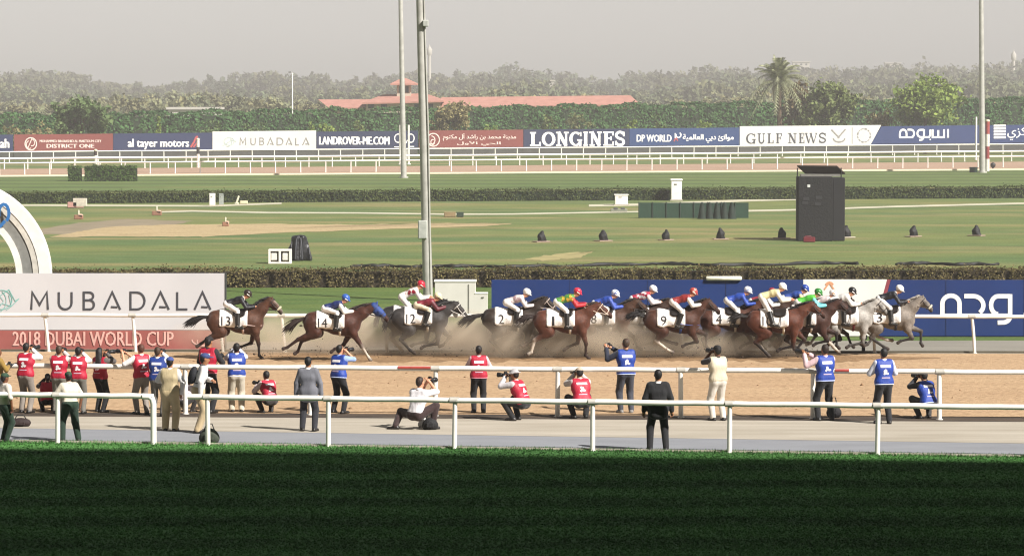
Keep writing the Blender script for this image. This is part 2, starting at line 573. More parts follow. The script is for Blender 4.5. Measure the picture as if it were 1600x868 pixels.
    me.materials.append(attr_mat('skin', .5, 20, .08))
    me.update()
    link('body', me, root)
    # clothes
    def cloth(name, tags, colr, infl, extra=None, rough=.85, vx=vox, ks=1.0, **kw):
        V, Q, pr = s.mesh(vx, infl, tags, ks, extra)
        m = mat('cloth_' + str(colr).strip('#') + ('_s' if rough < .6 else ''), colr, rough, .12, 7, .5, 9, sheen=.15 if rough > .6 else 0, stretch=(1, 1, .35))
        return sdf_obj(name, V, Q, m, root), V, Q
    if o.get('trousers'):
        cloth('trousers', ('pe', 'le'), o['trousers'], o.get('tfit', .02), rough=o.get('trough', .85))
    if o.get('shirt'):
        tg = ['to', 'ua'] + ([] if o.get('short') else ['fa'])
        ex = [('c', P + u * .03 - r * .075, P + u * .03 + r * .075, .113 * sl, .113 * sl, .05, None, 'to')]
        if o.get('jacket'):
            ex += [('c', P - u * .12 - r * .08, P - u * .13 + r * .085, .112, .112, .06, None, 'to'), ('c', P - r * .08, P + r * .08, .115, .115, .06, None, 'to')]
        cloth('jacket' if o.get('jacket') else 'shirt', tg, o['shirt'], .02 if not o.get('jacket') else .022, ex, rough=o.get('srough', .85))
        if o.get('sleeves'):
            cloth('sleeve', ['ua', 'fa'], o['sleeves'], .025, rough=o.get('srough', .85))
        # collar
        mb = MB(); mb.tube([N0 - u * .045, N0 + hu * .0], [.085, .07], 12, cap=False)
        mb.build('collar', mat('cloth_' + (o.get('collar') or o['shirt']).strip('#'), o.get('collar') or o['shirt'], .85, .09, 9, .12, 16, sheen=.2), root)
    if o.get('vest'):
        ex = [('c', P + u * .04 - r * .085, P + u * .04 + r * .085, .115, .115, .05, None, 'to')]
        vo, vV, vQ = cloth('vest', ['to'], o['vest'], .032, ex, rough=.6)
        bv = bvh_of(vV, vQ)
        if o.get('trim'):
            mb = MB()
            for z0 in (-.055,):
                ring = []
                for j in range(20):
                    a = 2 * math.pi * j / 20
                    dirv = r * math.cos(a) + f * math.sin(a)
                    c = P + u * (.04 + z0)
                    h = bv.ray_cast(Vector(c + dirv * .6), Vector(-dirv), 1.2)
                    ring.append(np.array(h[0]) + dirv * .004 if h[0] is not None else c + dirv * .2)
                mb.tube(ring + ring[:1], .013, 5, cap=False)
            mb.build('trim', mat('cloth_' + o['trim'].strip('#'), o['trim'], .8, .05, 14), vo)
        pm = mat('vest_print', '#e9e4e6', .7, .06, 20)
        O3 = P.copy()
        if not o.get('noprint'):
            decal(bv, None, [grid_rect(0, .40, .25, .062, 8, 2)], O3, r, u, f).build('lettering_band', pm, vo)
            sd = int(abs(loc[0]) * 97) % 50
            decal(bv, None, [blob2d(-.01, .285, .045, .05, sd), blob2d(.03, .235, .06, .028, sd + 1), blob2d(-.035, .225, .03, .03, sd + 2)], O3, r, u, f, .007).build('emblem', pm, vo)
            decal(bv, None, [grid_rect(0, .135, .2, .02, 6, 1)], O3, r, u, f).build('lettering_line', mat('vest_print_faint', '#c9b4c4', .7, .1, 20), vo)
    if o.get('pack'):
        mb = MB()
        c = P + u * .3 - f * .19
        vs = SDF().ell(c, (.14, .1, .2), M=np.stack([r, f, u], 1))
        V, Q, _ = vs.mesh(.025)
        sdf_obj('backpack', V, Q, mat('cloth_' + o['pack'].strip('#'), o['pack'], .8, .1, 14, .3, 30), root)
        for e in (-1, 1):
            mb.tube([S + r * e * .09 - f * .1 + u * .04, S + r * e * .1 + u * .075, S + r * e * .11 + f * .13 - u * .06, P + u * .2 + r * e * .16 + f * .1, P + u * .15 + r * e * .17 - f * .12], .018, 6, flat=.6)
        mb.build('strap', mat('cloth_' + o['pack'].strip('#'), o['pack']), root)
    if o.get('shoes'):
        for i in (0, 1):
            sh, _, _ = cloth('boot' if o.get('boots') else 'shoe', ('ft%d' % i,), o['shoes'], .012, rough=.45)
            an, td = feet_d[i]
            if o.get('boots'):
                b = MB(); leg = [q for q in s.p if q[7] == 'le'][i * 2 + 1]
                b.tube([leg[1] * .85 + leg[2] * .15, leg[1] * .4 + leg[2] * .6, leg[2]], [.088, .08, .066], 10)
                b.build('boot_shaft', mat('cloth_' + o['shoes'].strip('#') + '_s', o['shoes'], .45), root)
            else:
                b = MB(); L = unit(np.cross(td, npv(0, 0, 1)))
                c = an + td * .05 + npv(0, 0, -.096)
                b.prism([c + td * x + L * y for x, y in ((-.1, -.035), (-.1, .035), (.07, .045), (.13, .03), (.13, -.03), (.07, -.045))], (0, 0, .018))
                b.build('sole', mat('sole', '#1b1918', .8), sh)
    hs = o.get('hair')
    if hs:
        h_ = SDF()
        h_.ell(Hc + hu * .042 - hf * .022, (.083, .09, .088), M=HM)
        h_.ell(Hc - hu * .015 - hf * .05, (.07, .055, .075), M=HM)
        if o.get('long'):
            h_.cone(Hc - hf * .07, Hc - hf * .12 - hu * .34 + hr * .02, .075, .07, k=.05).cone(Hc - hf * .06 - hu * .05 + hr * .03, Hc - hf * .11 - hu * .28 + hr * .09, .07, .05, k=.05)
        V, Q, _ = h_.mesh(.016)
        sdf_obj('hair', V, Q, mat('hair_' + hs.strip('#'), hs, .6, .3, 40, .3, 60, stretch=(1, 1, .3)), root)
    hat = o.get('hat')
    if hat:
        kind, hc = hat[0], hat[1]
        m = mat('hat_' + hc.strip('#') + kind, hc, .35 if kind == 'helmet' else .8, .06, 14)
        h_ = SDF()
        if kind == 'helmet':
            h_.ell(Hc + hu * .05 - hf * .005, (.108, .13, .108), M=HM)
            h_.ell(Hc + hu * .035 + hf * .115, (.075, .065, .016), M=HM, k=.03)
        elif kind == 'cap':
            h_.ell(Hc + hu * .06, (.092, .112, .075), M=HM)
            h_.ell(Hc + hu * .05 + hf * .13, (.07, .075, .012), M=HM, k=.02)
        else:
            h_.ell(Hc + hu * .07, (.094, .11, .075), M=HM)
            h_.ell(Hc + hu * .045, (.155, .165, .02), M=HM, k=.03)
        V, Q, _ = h_.mesh(.014)
        ho = sdf_obj({'helmet': 'helmet', 'cap': 'cap', 'bucket': 'sun_hat'}[kind], V, Q, m, root)
        if kind == 'helmet':
            g = MB(); b = bvh_of(V, Q)
            ring = [Hc + hu * .02 + hf * .112 * math.cos(a) + hr * .098 * math.sin(a) for a in [R(-95 + 190 * j / 12) for j in range(13)]]
            g.tube(ring, .017, 6)
            g.build('goggles', mat('goggle_' + o.get('goggles', '#e8e2d8').strip('#'), o.get('goggles', '#e8e2d8'), .3), ho)
            if len(hat) > 2:
                pom = MB()
                decal(b, None, [blob2d(0, .0, .05, .05, 3), blob2d(.0, .09, .04, .035, 5)], Hc + hu * .04, unit(hf), hu, -hr, .004, .3).build('cap_patch', mat('cloth_' + hat[2].strip('#'), hat[2]), ho)
    if o.get('spots'):
        # coloured patches on the silks
        V, Q, pr = s.mesh(vox, .024, ['to', 'ua'])
        b = bvh_of(V, Q)
        rnd = random.Random(int(abs(loc[0] * 31)) + 3)
        sh = [blob2d(rnd.uniform(-.16, .16), rnd.uniform(.08, .48), .05, .05, i) for i in range(9)]
        for nm, en in (('patch', f),):
            decal(b, None, sh, P, r, u, en, .004).build('silk_patch', mat('cloth_' + o['spots'].strip('#'), o['spots']), root)
        sh = [blob2d(rnd.uniform(-.08, .08), rnd.uniform(.1, .45), .05, .05, i) for i in range(6)]
        decal(b, None, sh, P, f, u, -r, .004).build('silk_patch', mat('cloth_' + o['spots'].strip('#'), o['spots']), root)
    root['hand_mid'] = [float(x) for x in ((hands_d[0][0] + hands_d[1][0]) / 2)]
    del root['hand_mid']
    return root, dict(Hc=Hc, hf=hf, hu=hu, hands=hands_d, P=P, S=S, u=u, r=r, f=f)

# poses in the figure's own frame
def stand_pose(kind='shoot', lean=0.0, spread=.12, side=0.0):
    P = (0, 0, .935); S = (side, lean, 1.43)
    feet = ((-spread, 0.02, 0), (spread, -.03, 0))
    if kind == 'shoot':
        hands = ((-.07 + side, lean + .26, 1.55), (.08 + side, lean + .2, 1.56))
        el = ((-.8, .1, -1), (.8, .1, -1))
    elif kind == 'chest':
        hands = ((-.1, .28, 1.22), (.1, .26, 1.24)); el = ((-.9, -.3, -.6), (.9, -.3, -.6))
    elif kind == 'leftup':
        hands = ((-.42, .22, 1.5), (-.26, .26, 1.5)); el = ((-.4, -.2, -1), (.5, .4, -1))
    elif kind == 'down':
        hands = ((-.30, .03, .87), (.30, .03, .87)); el = ((-1, -.5, 0), (1, -.5, 0))
    elif kind == 'hips':
        hands = ((-.12, .3, 1.15), (.27, .03, .9)); el = ((-1, -.4, -.2), (1, -.5, 0))
    return dict(P=P, S=S, hands=hands, feet=feet, elbows=el)
def crouch_pose(face=0.0, low=.36, arm='shoot'):
    P = (0, -.1, low); S = (0, .1, low + .46)
    feet = ((-.15, .1, 0), (.15, .14, 0))
    hands = ((-.08, .36, low + .58), (.08, .3, low + .6)) if arm == 'shoot' else ((-.16, .38, low + .36), (.05, .36, low + .4))
    return dict(P=P, S=S, hands=hands, feet=feet, elbows=((-.9, 0, -1), (.9, 0, -1)), knees=((-.35, 1, .35), (.35, 1, .35)))

def photo_camera(label, loc, yaw, lens=.22, white=False, pitch=0.0, group='cameras held by the photographers', scale=1.0):
    t = thing('photo_camera', label, 'camera', loc, yaw, group)
    t.rotation_euler = (pitch, 0, yaw)
    t.scale = (scale,) * 3
    dk = mat('camera_black', '#17171a', .5, .1, 20)
    wt = mat('camera_white', '#d8d4ca', .45, .05, 20)
    MB().box((0, 0, 0), (.15, .075, .1), bev=.012).box((0, 0, .065), (.07, .06, .04), bev=.01).box((.06, .02, -.01), (.035, .06, .1), bev=.012).build('camera_body', dk, t)
    MB().tube([(0, .03, 0), (0, .08, 0), (0, lens * .6, 0), (0, lens * .62, 0), (0, lens, 0)], [.036, .036, .036, .045, .048], 12).build('lens', wt if white else dk, t)
    MB().tube([(0, lens - .005, 0), (0, lens + .07, 0)], [.05, .058], 12).build('lens_hood', dk, t)
    MB().tube([(-.075, 0, .03), (-.13, -.04, -.1), (-.05, -.09, -.22), (.06, -.08, -.2), (.12, -.03, -.08), (.075, 0, .03)], .007, 5).build('neck_strap', dk, t)
    return t

# ------------------------------------------------------------------ horses
POSES = {  # fore/hind joints (x forward, z up): fore = elbow, knee, fetlock, hoof tip ; hind = stifle, hock, fetlock, hoof tip
 'extend': dict(f1=((.60, .84), (.86, .45), (1.04, .14), (1.12, .04)), f2=((.50, .82), (.30, .48), (.02, .36), (-.08, .27)),
                h1=((-.50, .86), (-1.02, .66), (-1.36, .42), (-1.47, .38)), h2=((-.44, .84), (-.93, .60), (-1.05, .28), (-1.17, .22))),
 'stance': dict(f1=((.58, .84), (.66, .47), (.68, .13), (.76, .04)), f2=((.52, .82), (.44, .48), (.12, .36), (.04, .27)),
                h1=((-.42, .82), (-.86, .58), (-.95, .22), (-1.05, .16)), h2=((-.38, .84), (-.80, .66), (-1.08, .46), (-1.18, .38))),
 'gather': dict(f1=((.52, .80), (.48, .40), (.10, .32), (.02, .26)), f2=((.58, .84), (.86, .58), (.66, .34), (.55, .30)),
                h1=((-.30, .80), (-.62, .52), (-.32, .20), (-.22, .12)), h2=((-.28, .82), (-.58, .60), (-.40, .26), (-.31, .19))),
 'reach':  dict(f1=((.54, .82), (.70, .52), (.36, .44), (.28, .38)), f2=((.60, .86), (.98, .72), (1.00, .36), (1.06, .28)),
                h1=((-.30, .82), (-.54, .54), (-.14, .26), (-.02, .20)), h2=((-.26, .84), (-.44, .60), (-.02, .46), (.12, .44))),
 'push':   dict(f1=((.58, .84), (.90, .62), (1.02, .30), (1.12, .24)), f2=((.54, .82), (.72, .46), (.44, .34), (.36, .28)),
                h1=((-.40, .82), (-.78, .54), (-.66, .16), (-.56, .05)), h2=((-.46, .84), (-.92, .64), (-1.10, .32), (-1.22, .27))),
}
def horse(label, loc, coat, points, pose, poll=(1.22, 1.66), muz=(1.62, 1.28), number='', mane=None, socks=(), blaze=False, hood=None, noseband=None,
          group='racehorses galloping in the field', lift=.0, tail_dir=-.08, tail_len=.75, girth='#d9d3c9', bridle='#241a16', seed=0, scale=1.0, cloth_col='#e6e2dd', breast=False, dust=.0):
    root = thing('horse', label, 'horse', loc, 0, group)
    root.scale = (scale,) * 3
    rnd = random.Random(seed)
    lc = lin(coat); hue = (.66, .74, .70) if lc[0] > 1.5 * lc[2] else (.72, .72, .72)   # bays brown rather than red
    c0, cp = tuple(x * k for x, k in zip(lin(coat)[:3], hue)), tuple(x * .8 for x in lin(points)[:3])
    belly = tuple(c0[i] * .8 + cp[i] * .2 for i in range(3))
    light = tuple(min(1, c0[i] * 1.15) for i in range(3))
    white, hoof = lin('#b9aea0'), lin('#3a2f28')
    s = SDF(); Z = lift
    D = lambda x, y, z: npv(x, y, z + Z)
    # trunk
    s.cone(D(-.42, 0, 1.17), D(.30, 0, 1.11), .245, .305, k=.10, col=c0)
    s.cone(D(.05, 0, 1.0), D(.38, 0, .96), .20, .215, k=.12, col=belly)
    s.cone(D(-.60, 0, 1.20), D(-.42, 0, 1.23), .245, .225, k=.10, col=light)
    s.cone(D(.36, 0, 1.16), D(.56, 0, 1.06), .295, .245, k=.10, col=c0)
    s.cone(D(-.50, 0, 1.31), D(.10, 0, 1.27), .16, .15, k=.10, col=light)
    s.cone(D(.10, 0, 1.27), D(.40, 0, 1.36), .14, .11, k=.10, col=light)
    s.cone(D(-.70, 0, 1.30), D(-.84, 0, 1.17), .13, .08, k=.08, col=c0)
    # neck and head
    pl, mz = D(poll[0], 0, poll[1]), D(muz[0], 0, muz[1])
    hd = unit(mz - pl); hp = npv(hd[2], 0, -hd[0])
    if hp[2] > 0: hp = -hp                                     # towards the jaw
    base = D(.52, 0, 1.16)
    mid = base * .5 + pl * .5 + npv(.01, 0, .02)
    s.cone(base, mid, .22, .145, k=.10, col=c0)
    s.cone(mid, pl + hp * .03, .145, .105, k=.08, col=c0)
    s.cone(D(.40, 0, 1.36), mid + npv(-.06, 0, .09), .10, .085, k=.10, col=c0)
    s.cone(mid + npv(-.06, 0, .09), pl - hd * .03, .085, .075, k=.08, col=c0)
    s.cone(pl + hd * .04, pl + hd * .24, .10, .088, k=.04, col=c0)
    s.cone(pl + hd * .24, mz - hd * .03, .085, .062, k=.05, col=tuple(c0[i] * .8 + cp[i] * .2 for i in range(3)))
    s.cone(pl + hd * .10 + hp * .075, pl + hd * .22 + hp * .075, .085, .066, k=.05, col=c0)
    s.cone(mz - hd * .02 + hp * .02, mz + hd * .02 + hp * .035, .062, .052, k=.04, col=tuple(x * .6 for x in cp[:3]))
    if blaze:
        s.cone(pl + hd * .12 - hp * .075, pl + hd * .48 - hp * .03, .026, .02, k=.01, col=white)
    for e in (-1, 1):
        s.cone(pl + npv(0, e * .055, 0) - hp * .06, pl + npv(-.06, e * .075, .0) - hp * .19, .034, .01, k=.02, col=c0)
        s.ell(pl + hd * .17 + npv(0, e * .083, 0) - hp * .02, (.03, .018, .024), k=.02, col=(.02, .015, .012))
    # legs
    ps = POSES[pose]
    for key, y0, y1 in (('f1', -.15, -.11), ('f2', .15, .11), ('h1', -.16, -.12), ('h2', .16, .12)):
        j = [D(x + rnd.uniform(-.02, .02), 0, z) for x, z in ps[key]]
        for i, q in enumerate(j): q[1] = y0 + (y1 - y0) * min(1, i / 2)
        sock = key in socks
        low = white if sock else cp
        if key[0] == 'f':
            s.cone(D(.50, y0 * .9, 1.08), j[0], .19, .13, k=.05, col=c0)
            s.cone(j[0], j[0] * .4 + j[1] * .6, .112, .072, k=.06, col=c0)
            s.cone(j[0] * .4 + j[1] * .6, j[1], .072, .056, k=.03, col=tuple(c0[i] * .5 + cp[i] * .5 for i in range(3)))
            s.ell(j[1], (.056, .052, .06), k=.03, col=cp)
            s.cone(j[1], j[2], .046, .036, k=.03, col=low)
        else:
            s.cone(D(-.62, y0 * .8, 1.14), j[0], .215, .145, k=.055, col=c0)
            s.cone(D(-.74, y0 * .9, 1.08), j[0] * .7 + j[1] * .3, .14, .11, k=.08, col=c0)
            s.cone(j[0], j[0] * .35 + j[1] * .65, .15, .085, k=.06, col=c0)
            s.cone(j[0] * .35 + j[1] * .65, j[1], .085, .062, k=.03, col=tuple(c0[i] * .5 + cp[i] * .5 for i in range(3)))
            s.cone(j[1], j[2], .054, .04, k=.03, col=low)
        s.ell(j[2], (.05, .045, .05), k=.02, col=low)
        s.cone(j[2], j[2] * .35 + j[3] * .65, .04, .042, k=.02, col=low)
        s.cone(j[2] * .35 + j[3] * .65, j[3], .048, .058, k=.02, col=hoof)
    V, Q, pr = s.mesh(.0215)
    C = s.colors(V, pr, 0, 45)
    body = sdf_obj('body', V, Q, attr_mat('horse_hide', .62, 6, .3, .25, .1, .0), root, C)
    bv = bvh_of(V, Q)
    # tail
    hair = mane or points
    hm = mat('mane_' + hair.strip('#'), hair, .6, .3, 25, .3, 80)
    mb = MB()
    t0 = D(-.86, 0, 1.27)
    for i in range(60):
        a, b_ = rnd.gauss(0, .035), rnd.gauss(0, .05)
        L = tail_len * rnd.uniform(.6, 1.08)
        path = []
        for q in range(6):
            t = q / 5
            path.append(t0 + npv(-L * t, a * .4 + b_ * t * 1.2 + math.sin(t * 4 + i) * .015, .05 * math.sin(t * 2.4) + tail_dir * t + rnd.gauss(0, .012) + a * t * 1.4 - .28 * max(0, t - .45) ** 1.5))
        mb.tube(path, [.022, .022, .019, .015, .010, .003], 4)
    mb.build('tail', hm, root)
    # mane
    mb = MB()
    for i in range(46):
        t = i / 45
        c = (D(.44, 0, 1.45) * (1 - t) + (pl - hd * .02 - hp * .09) * t) + npv(-.02, 0, .045 * math.sin(t * 3.1))
        L = rnd.uniform(.13, .21)
        yy = rnd.gauss(-.02, .03)
        mb.tube([c + npv(.02, 0, -.03), c + npv(-L * .5, yy, .035), c + npv(-L, yy * 2.4, -.01 + rnd.gauss(0, .02))], [.022, .017, .004], 4)
    for i in range(5):
        c = pl - hp * .09
        mb.tube([c, c + hd * .07 + npv(0, rnd.gauss(0, .02), 0) - hp * .015, c + hd * .15 + npv(0, rnd.gauss(0, .03), 0) + hp * .01], [.02, .016, .005], 5)
    mb.build('mane', hm, root)
    # saddle cloth, saddle, girth: sheets cast on to the back
    def wrap(x0, x1, ang, off, nx=10, na=18, cut=.0, thick=.014):
        mb = MB(); top, bot = [], []
        for i in range(nx + 1):
            x = x0 + (x1 - x0) * i / nx
            e = abs(2 * i / nx - 1)
            aa = ang * (1 - cut * e ** 4)
            for j in range(na + 1):
                a = R(-aa + 2 * aa * j / na)
                dv = npv(0, math.sin(a), math.cos(a))
                c = D(x, 0, 1.13)
                h = bv.ray_cast(Vector(c + dv * .9), Vector(-dv), .9)
                q = np.array(h[0]) if h[0] is not None else c + dv * .33
                fl = off + .012 * max(0, abs(a) - 1.1) * (1 + math.sin(x * 20 + j))
                top.append(q + dv * (fl + thick)); bot.append(q + dv * fl)
        n = na + 1; K = len(top)
        fs = []
        for i in range(nx):
            for j in range(na):
                fs.append((i * n + j, i * n + j + 1, (i + 1) * n + j + 1, (i + 1) * n + j))
                fs.append((K + i * n + j, K + (i + 1) * n + j, K + (i + 1) * n + j + 1, K + i * n + j + 1))
        edge = [(i * n, (i + 1) * n) for i in range(nx)] + [((i + 1) * n + na, i * n + na) for i in range(nx)] + [(j + 1, j) for j in range(na)] + [(nx * n + j, nx * n + j + 1) for j in range(na)]
        fs += [(a, b, b + K, a + K) for a, b in edge]
        mb.add(top + bot, fs, True)
        return mb
    cm = mat('saddlecloth_' + cloth_col.strip('#'), cloth_col, .8, .06, 9, .3, 25)
    mbc = wrap(-.50, .34, 122, .008, 14, 22, .12)
    cl = mbc.build('saddle_cloth', cm, root)
    if number:
        b2 = BVHTree.FromPolygons(mbc.v, mbc.f)
        TV, TF = slice_text(number)
        w = .07 if number == '1' else .17 * len(number) * (.8 if number[0] == '1' else 1)
        nb = MB()
        vs = []
        for v in TV:
            for_ = D(-.30 + (v[0] - .5) * w, -.8, 1.02 + v[1] * .28)
            h = b2.ray_cast(Vector(for_), Vector((0, 1, 0)), 1.5)
            vs.append(np.array(h[0]) + npv(0, -.014, 0) if h[0] is not None else npv(for_[0], -.34, for_[2]))
        nb.add(vs, TF).build('number', mat('number_ink', '#17171c', .7, .05, 10), cl)
    leather = mat('saddle_leather', '#1d1614', .45, .2, 15)
    sd = wrap(-.10, .28, 62, .03, 8, 12, .2, .03).build('saddle', leather, root)
    for e in (-1, 1):
        MB().tube([D(.10, e * .30, 1.28), D(.09, e * .36, 1.10), D(.07, e * .36, .98)], .012, 5, flat=.5).tube([D(.07, e * .36, 1.0), D(.0, e * .36, .91), D(.14, e * .36, .91), D(.07, e * .36, 1.0)], .012, 5).build('stirrup', leather, sd)
    # girth strap
    g = []
    for j in range(25):
        a = R(90 + 180 * j / 24)
        dv = npv(0, math.sin(a), math.cos(a)); c = D(.20, 0, 1.1)
        h = bv.ray_cast(Vector(c + dv * .9), Vector(-dv), .9)
        ok_ = h[0] is not None and np.linalg.norm(np.array(h[0]) - c) < .42
        g.append(np.array(h[0]) + dv * .008 if ok_ else c + dv * .35)
    MB().tube(g, .035, 6, flat=.3, cap=False).build('girth', mat('strap_' + girth.strip('#'), girth, .7), root)
    # bridle
    bm = mat('strap_' + bridle.strip('#'), bridle, .5)
    br = MB()
    def ring(c, ax, up, rw, rh, rr):
        ax = unit(ax); n = 16; L = npv(0, 1, 0)
        br.tube([c + L * (rw * math.sin(2 * math.pi * i / n)) + up * (rh * math.cos(2 * math.pi * i / n)) for i in range(n + 1)], rr, 5, cap=False)
    ring(pl + hd * .33 + hp * .01, hd, hp, .09, .095, .014)
    ring(pl + hd * .06 + hp * .035, hd, hp, .108, .155, .014)
    bit = mz - hd * .08 + hp * .02
    for e in (-1, 1):
        br.tube([pl + npv(0, e * .10, 0) + hd * .03, pl + hd * .2 + npv(0, e * .1, 0) + hp * .03, bit + npv(0, e * .072, 0)], .012, 5)
    bo = br.build('bridle', bm, root)
    rn = MB(); hands = D(.62, 0, 1.56)
    for e in (-1, 1):
        rn.tube([bit + npv(0, e * .075, 0), bit * .5 + hands * .5 + npv(0, e * .15, -.03), hands + npv(0, e * .07, 0)], .011, 5)
    rn.build('reins', bm, root)
    if noseband:
        nb = MB()
        nb.tube([pl + hd * .36 + npv(0, .08 * math.sin(a), 0) + hp * (.085 * -math.cos(a)) for a in [R(-115 + 230 * i / 12) for i in range(13)]], .034, 8)
        nb.build('noseband', mat('noseband_' + noseband.strip('#'), noseband, .95, .15, 40, .8, 120), bo)
    if breast:
        bb = MB()
        bb.tube([D(.20, -.34, 1.05), D(.55, -.29, 1.02), D(.74, -.14, 1.02), D(.79, 0, 1.02), D(.74, .14, 1.02), D(.55, .29, 1.02), D(.20, .34, 1.05)], .026, 6, flat=.5)
        bb.build('breast_girth', mat('strap_' + girth.strip('#'), girth, .7), root)
    if hood:
        h_ = SDF()
        h_.cone(pl - hd * .02, pl + hd * .22, .118, .105, k=.04).cone(pl + hd * .22, pl + hd * .36, .105, .092, k=.04).cone(pl + hd * .08 + hp * .075, pl + hd * .22 + hp * .075, .1, .08, k=.05)
        for e in (-1, 1):
            h_.cone(pl + npv(0, e * .055, 0) - hp * .06, pl + npv(-.06, e * .075, .0) - hp * .2, .045, .02, k=.02)
            h_.ell(pl + hd * .19 + npv(0, e * .10, 0), (.05, .035, .05), k=.02)
        V2, Q2, _ = h_.mesh(.018)
        sdf_obj('hood', V2, Q2, mat('hood_' + hood.strip('#'), hood, .7), root)
    return root

def jockey(label, hloc, head, o, lift=0.0, stand=False, tuck=0.0, group='jockeys riding the racehorses', hscale=1.0):
    """head = (x, z) of the helmet in the horse's frame; the figure faces +X (yaw -90)."""
    hx, hz = head[0], head[1]
    S = npv(0, hx - .15, hz - .215)
    ang = R(18 + tuck) if not stand else R(26)
    ts = .475
    P = S - npv(0, math.cos(ang), math.sin(ang)) * ts
    hands = ((-.075, hx + .24, hz - .43), (.075, hx + .20, hz - .45))
    if hands[0][2] < 1.46: hands = ((-.09, hx + .24, 1.50), (.09, hx + .22, 1.49))
    fx = min(.06, P[1] + .28)
    feet = ((-.36, fx, .93 + lift), (.36, fx + .05, .93 + lift))
    P[2] = max(P[2], 1.50)
    o = dict(o); o.setdefault('trousers', '#e4e0da'); o.setdefault('shoes', '#17140f'); o['boots'] = True; o['slim'] = True; o.setdefault('tfit', .012); o.setdefault('skin', 'light'); o.setdefault('srough', .55)
    return person(label, hloc, -math.pi / 2, tuple(P), tuple(S), hands, feet, o, 'jockey', group, hscale,
                  knees=((-.35, 1, .3), (.35, 1, .3)), elbows=((-.7, -.3, -1), (.7, -.3, -1)), hdir=(0, .55, .8), face=(0, 1, -.12), toes=((-.1, 1, -.05), (.1, 1, -.05)))
# ------------------------------------------------------------------ the ground
def row_line(l):
    """(row at x=0, row at x=1600) -> function px -> row"""
    return lambda px: l[0] + (l[1] - l[0]) * px / 1600.0
def strip(name, near, far, z, m, x0=-700, x1=2300, n=24):
    a, b = row_line(near), row_line(far)
    xs = [x0 + (x1 - x0) * i / n for i in range(n + 1)]
    V = [tuple(gr(x, a(x), z)) for x in xs] + [tuple(gr(x, b(x), z)) for x in xs]
    Fc = [(i, i + 1, n + 2 + i, n + 1 + i) for i in range(n)]
    me = np_mesh(name, V, Fc); me.materials.append(m)
    return tag(link(name, me), kind='structure')

def grass_mat(name, c_hi, c_lo, c_dry=None, dry=0.5, stripe=None, patch=(.03, .16), fine=1.0):
    m = bpy.data.materials.new(name); m.use_nodes = True
    N, L = m.node_tree.nodes, m.node_tree.links
    b = N['Principled BSDF']; b.inputs['Roughness'].default_value = .9; b.inputs['Specular IOR Level'].default_value = .15
    tc = N.new('ShaderNodeTexCoord')
    def noise(scale, st, det=5):
        mp = N.new('ShaderNodeMapping'); mp.inputs['Scale'].default_value = st
        L.new(tc.outputs['Object'], mp.inputs[0])
        no = N.new('ShaderNodeTexNoise'); no.inputs['Scale'].default_value = scale; no.inputs['Detail'].default_value = det
        L.new(mp.outputs[0], no.inputs['Vector'])
        return no.outputs['Fac']
    def ramp(fac, p0, p1, a, c):
        r = N.new('ShaderNodeValToRGB'); e = r.color_ramp.elements
        e[0].position, e[1].position = p0, p1; e[0].color, e[1].color = a, c
        L.new(fac, r.inputs[0]); return r.outputs[0]
    def mix(fac, a, c, mode='MIX'):
        x = N.new('ShaderNodeMixRGB'); x.blend_type = mode
        if isinstance(fac, float): x.inputs[0].default_value = fac
        else: L.new(fac, x.inputs[0])
        L.new(a, x.inputs[1]) if not isinstance(a, tuple) else setattr(x.inputs[1], 'default_value', a)
        L.new(c, x.inputs[2]) if not isinstance(c, tuple) else setattr(x.inputs[2], 'default_value', c)
        return x.outputs[0]
    base = ramp(noise(1.0, (patch[0], patch[1], 1)), .38, .62, lin(c_lo), lin(c_hi))
    if stripe:
        sx = N.new('ShaderNodeSeparateXYZ'); L.new(tc.outputs['Object'], sx.inputs[0])
        wob = noise(.7, (.3, 1, 1), 3)
        ma = N.new('ShaderNodeMath'); ma.operation = 'MULTIPLY_ADD'; ma.inputs[1].default_value = .35; L.new(wob, ma.inputs[0]); L.new(sx.outputs['Y'], ma.inputs[2])
        mb = N.new('ShaderNodeMath'); mb.operation = 'MULTIPLY'; mb.inputs[1].default_value = 2 * math.pi / stripe; L.new(ma.outputs[0], mb.inputs[0])
        si = N.new('ShaderNodeMath'); si.operation = 'SINE'; L.new(mb.outputs[0], si.inputs[0])
        mr = N.new('ShaderNodeMapRange'); mr.inputs['From Min'].default_value, mr.inputs['From Max'].default_value = -.5, .5; L.new(si.outputs[0], mr.inputs[0])
        base = mix(mr.outputs[0], base, mix(.3, base, (.9, 1.0, .9, 1), 'MULTIPLY'))
        st = mix(mr.outputs[0], (.74, .76, .76, 1), (1.15, 1.15, 1.15, 1))
        base = mix(1.0, base, st, 'MULTIPLY')
    if c_dry:
        f = ramp(noise(1.0, (patch[0] * 1.7, patch[1] * 2.2, 1), 7), dry, dry + .16, (0, 0, 0, 1), (1, 1, 1, 1))
        base = mix(f, base, lin(c_dry))
    md = ramp(noise(.7, (.55, 1.3, 1), 9), .33, .68, (.80, .82, .78, 1), (1.12, 1.10, 1.10, 1))
    base = mix(1.0, base, md, 'MULTIPLY')
    fn = ramp(noise(9 * fine, (1, 1, 1), 8), .3, .72, (.62, .62, .62, 1), (1.25, 1.25, 1.25, 1))
    base = mix(1.0, base, fn, 'MULTIPLY')
    L.new(base, b.inputs['Base Color'])
    bp = N.new('ShaderNodeBump'); bp.inputs['Strength'].default_value = .6; bp.inputs['Distance'].default_value = .04
    L.new(noise(22 * fine, (1, 1, 1), 6), bp.inputs['Height']); L.new(bp.outputs[0], b.inputs['Normal'])
    return m
M_INFIELD = grass_mat('infield_grass', '#737b48', '#5c7044', '#8a8258', .50, patch=(.035, .10))
M_LAWN = grass_mat('inner_lawn', '#5f703b', '#506736', None, patch=(.1, .6))
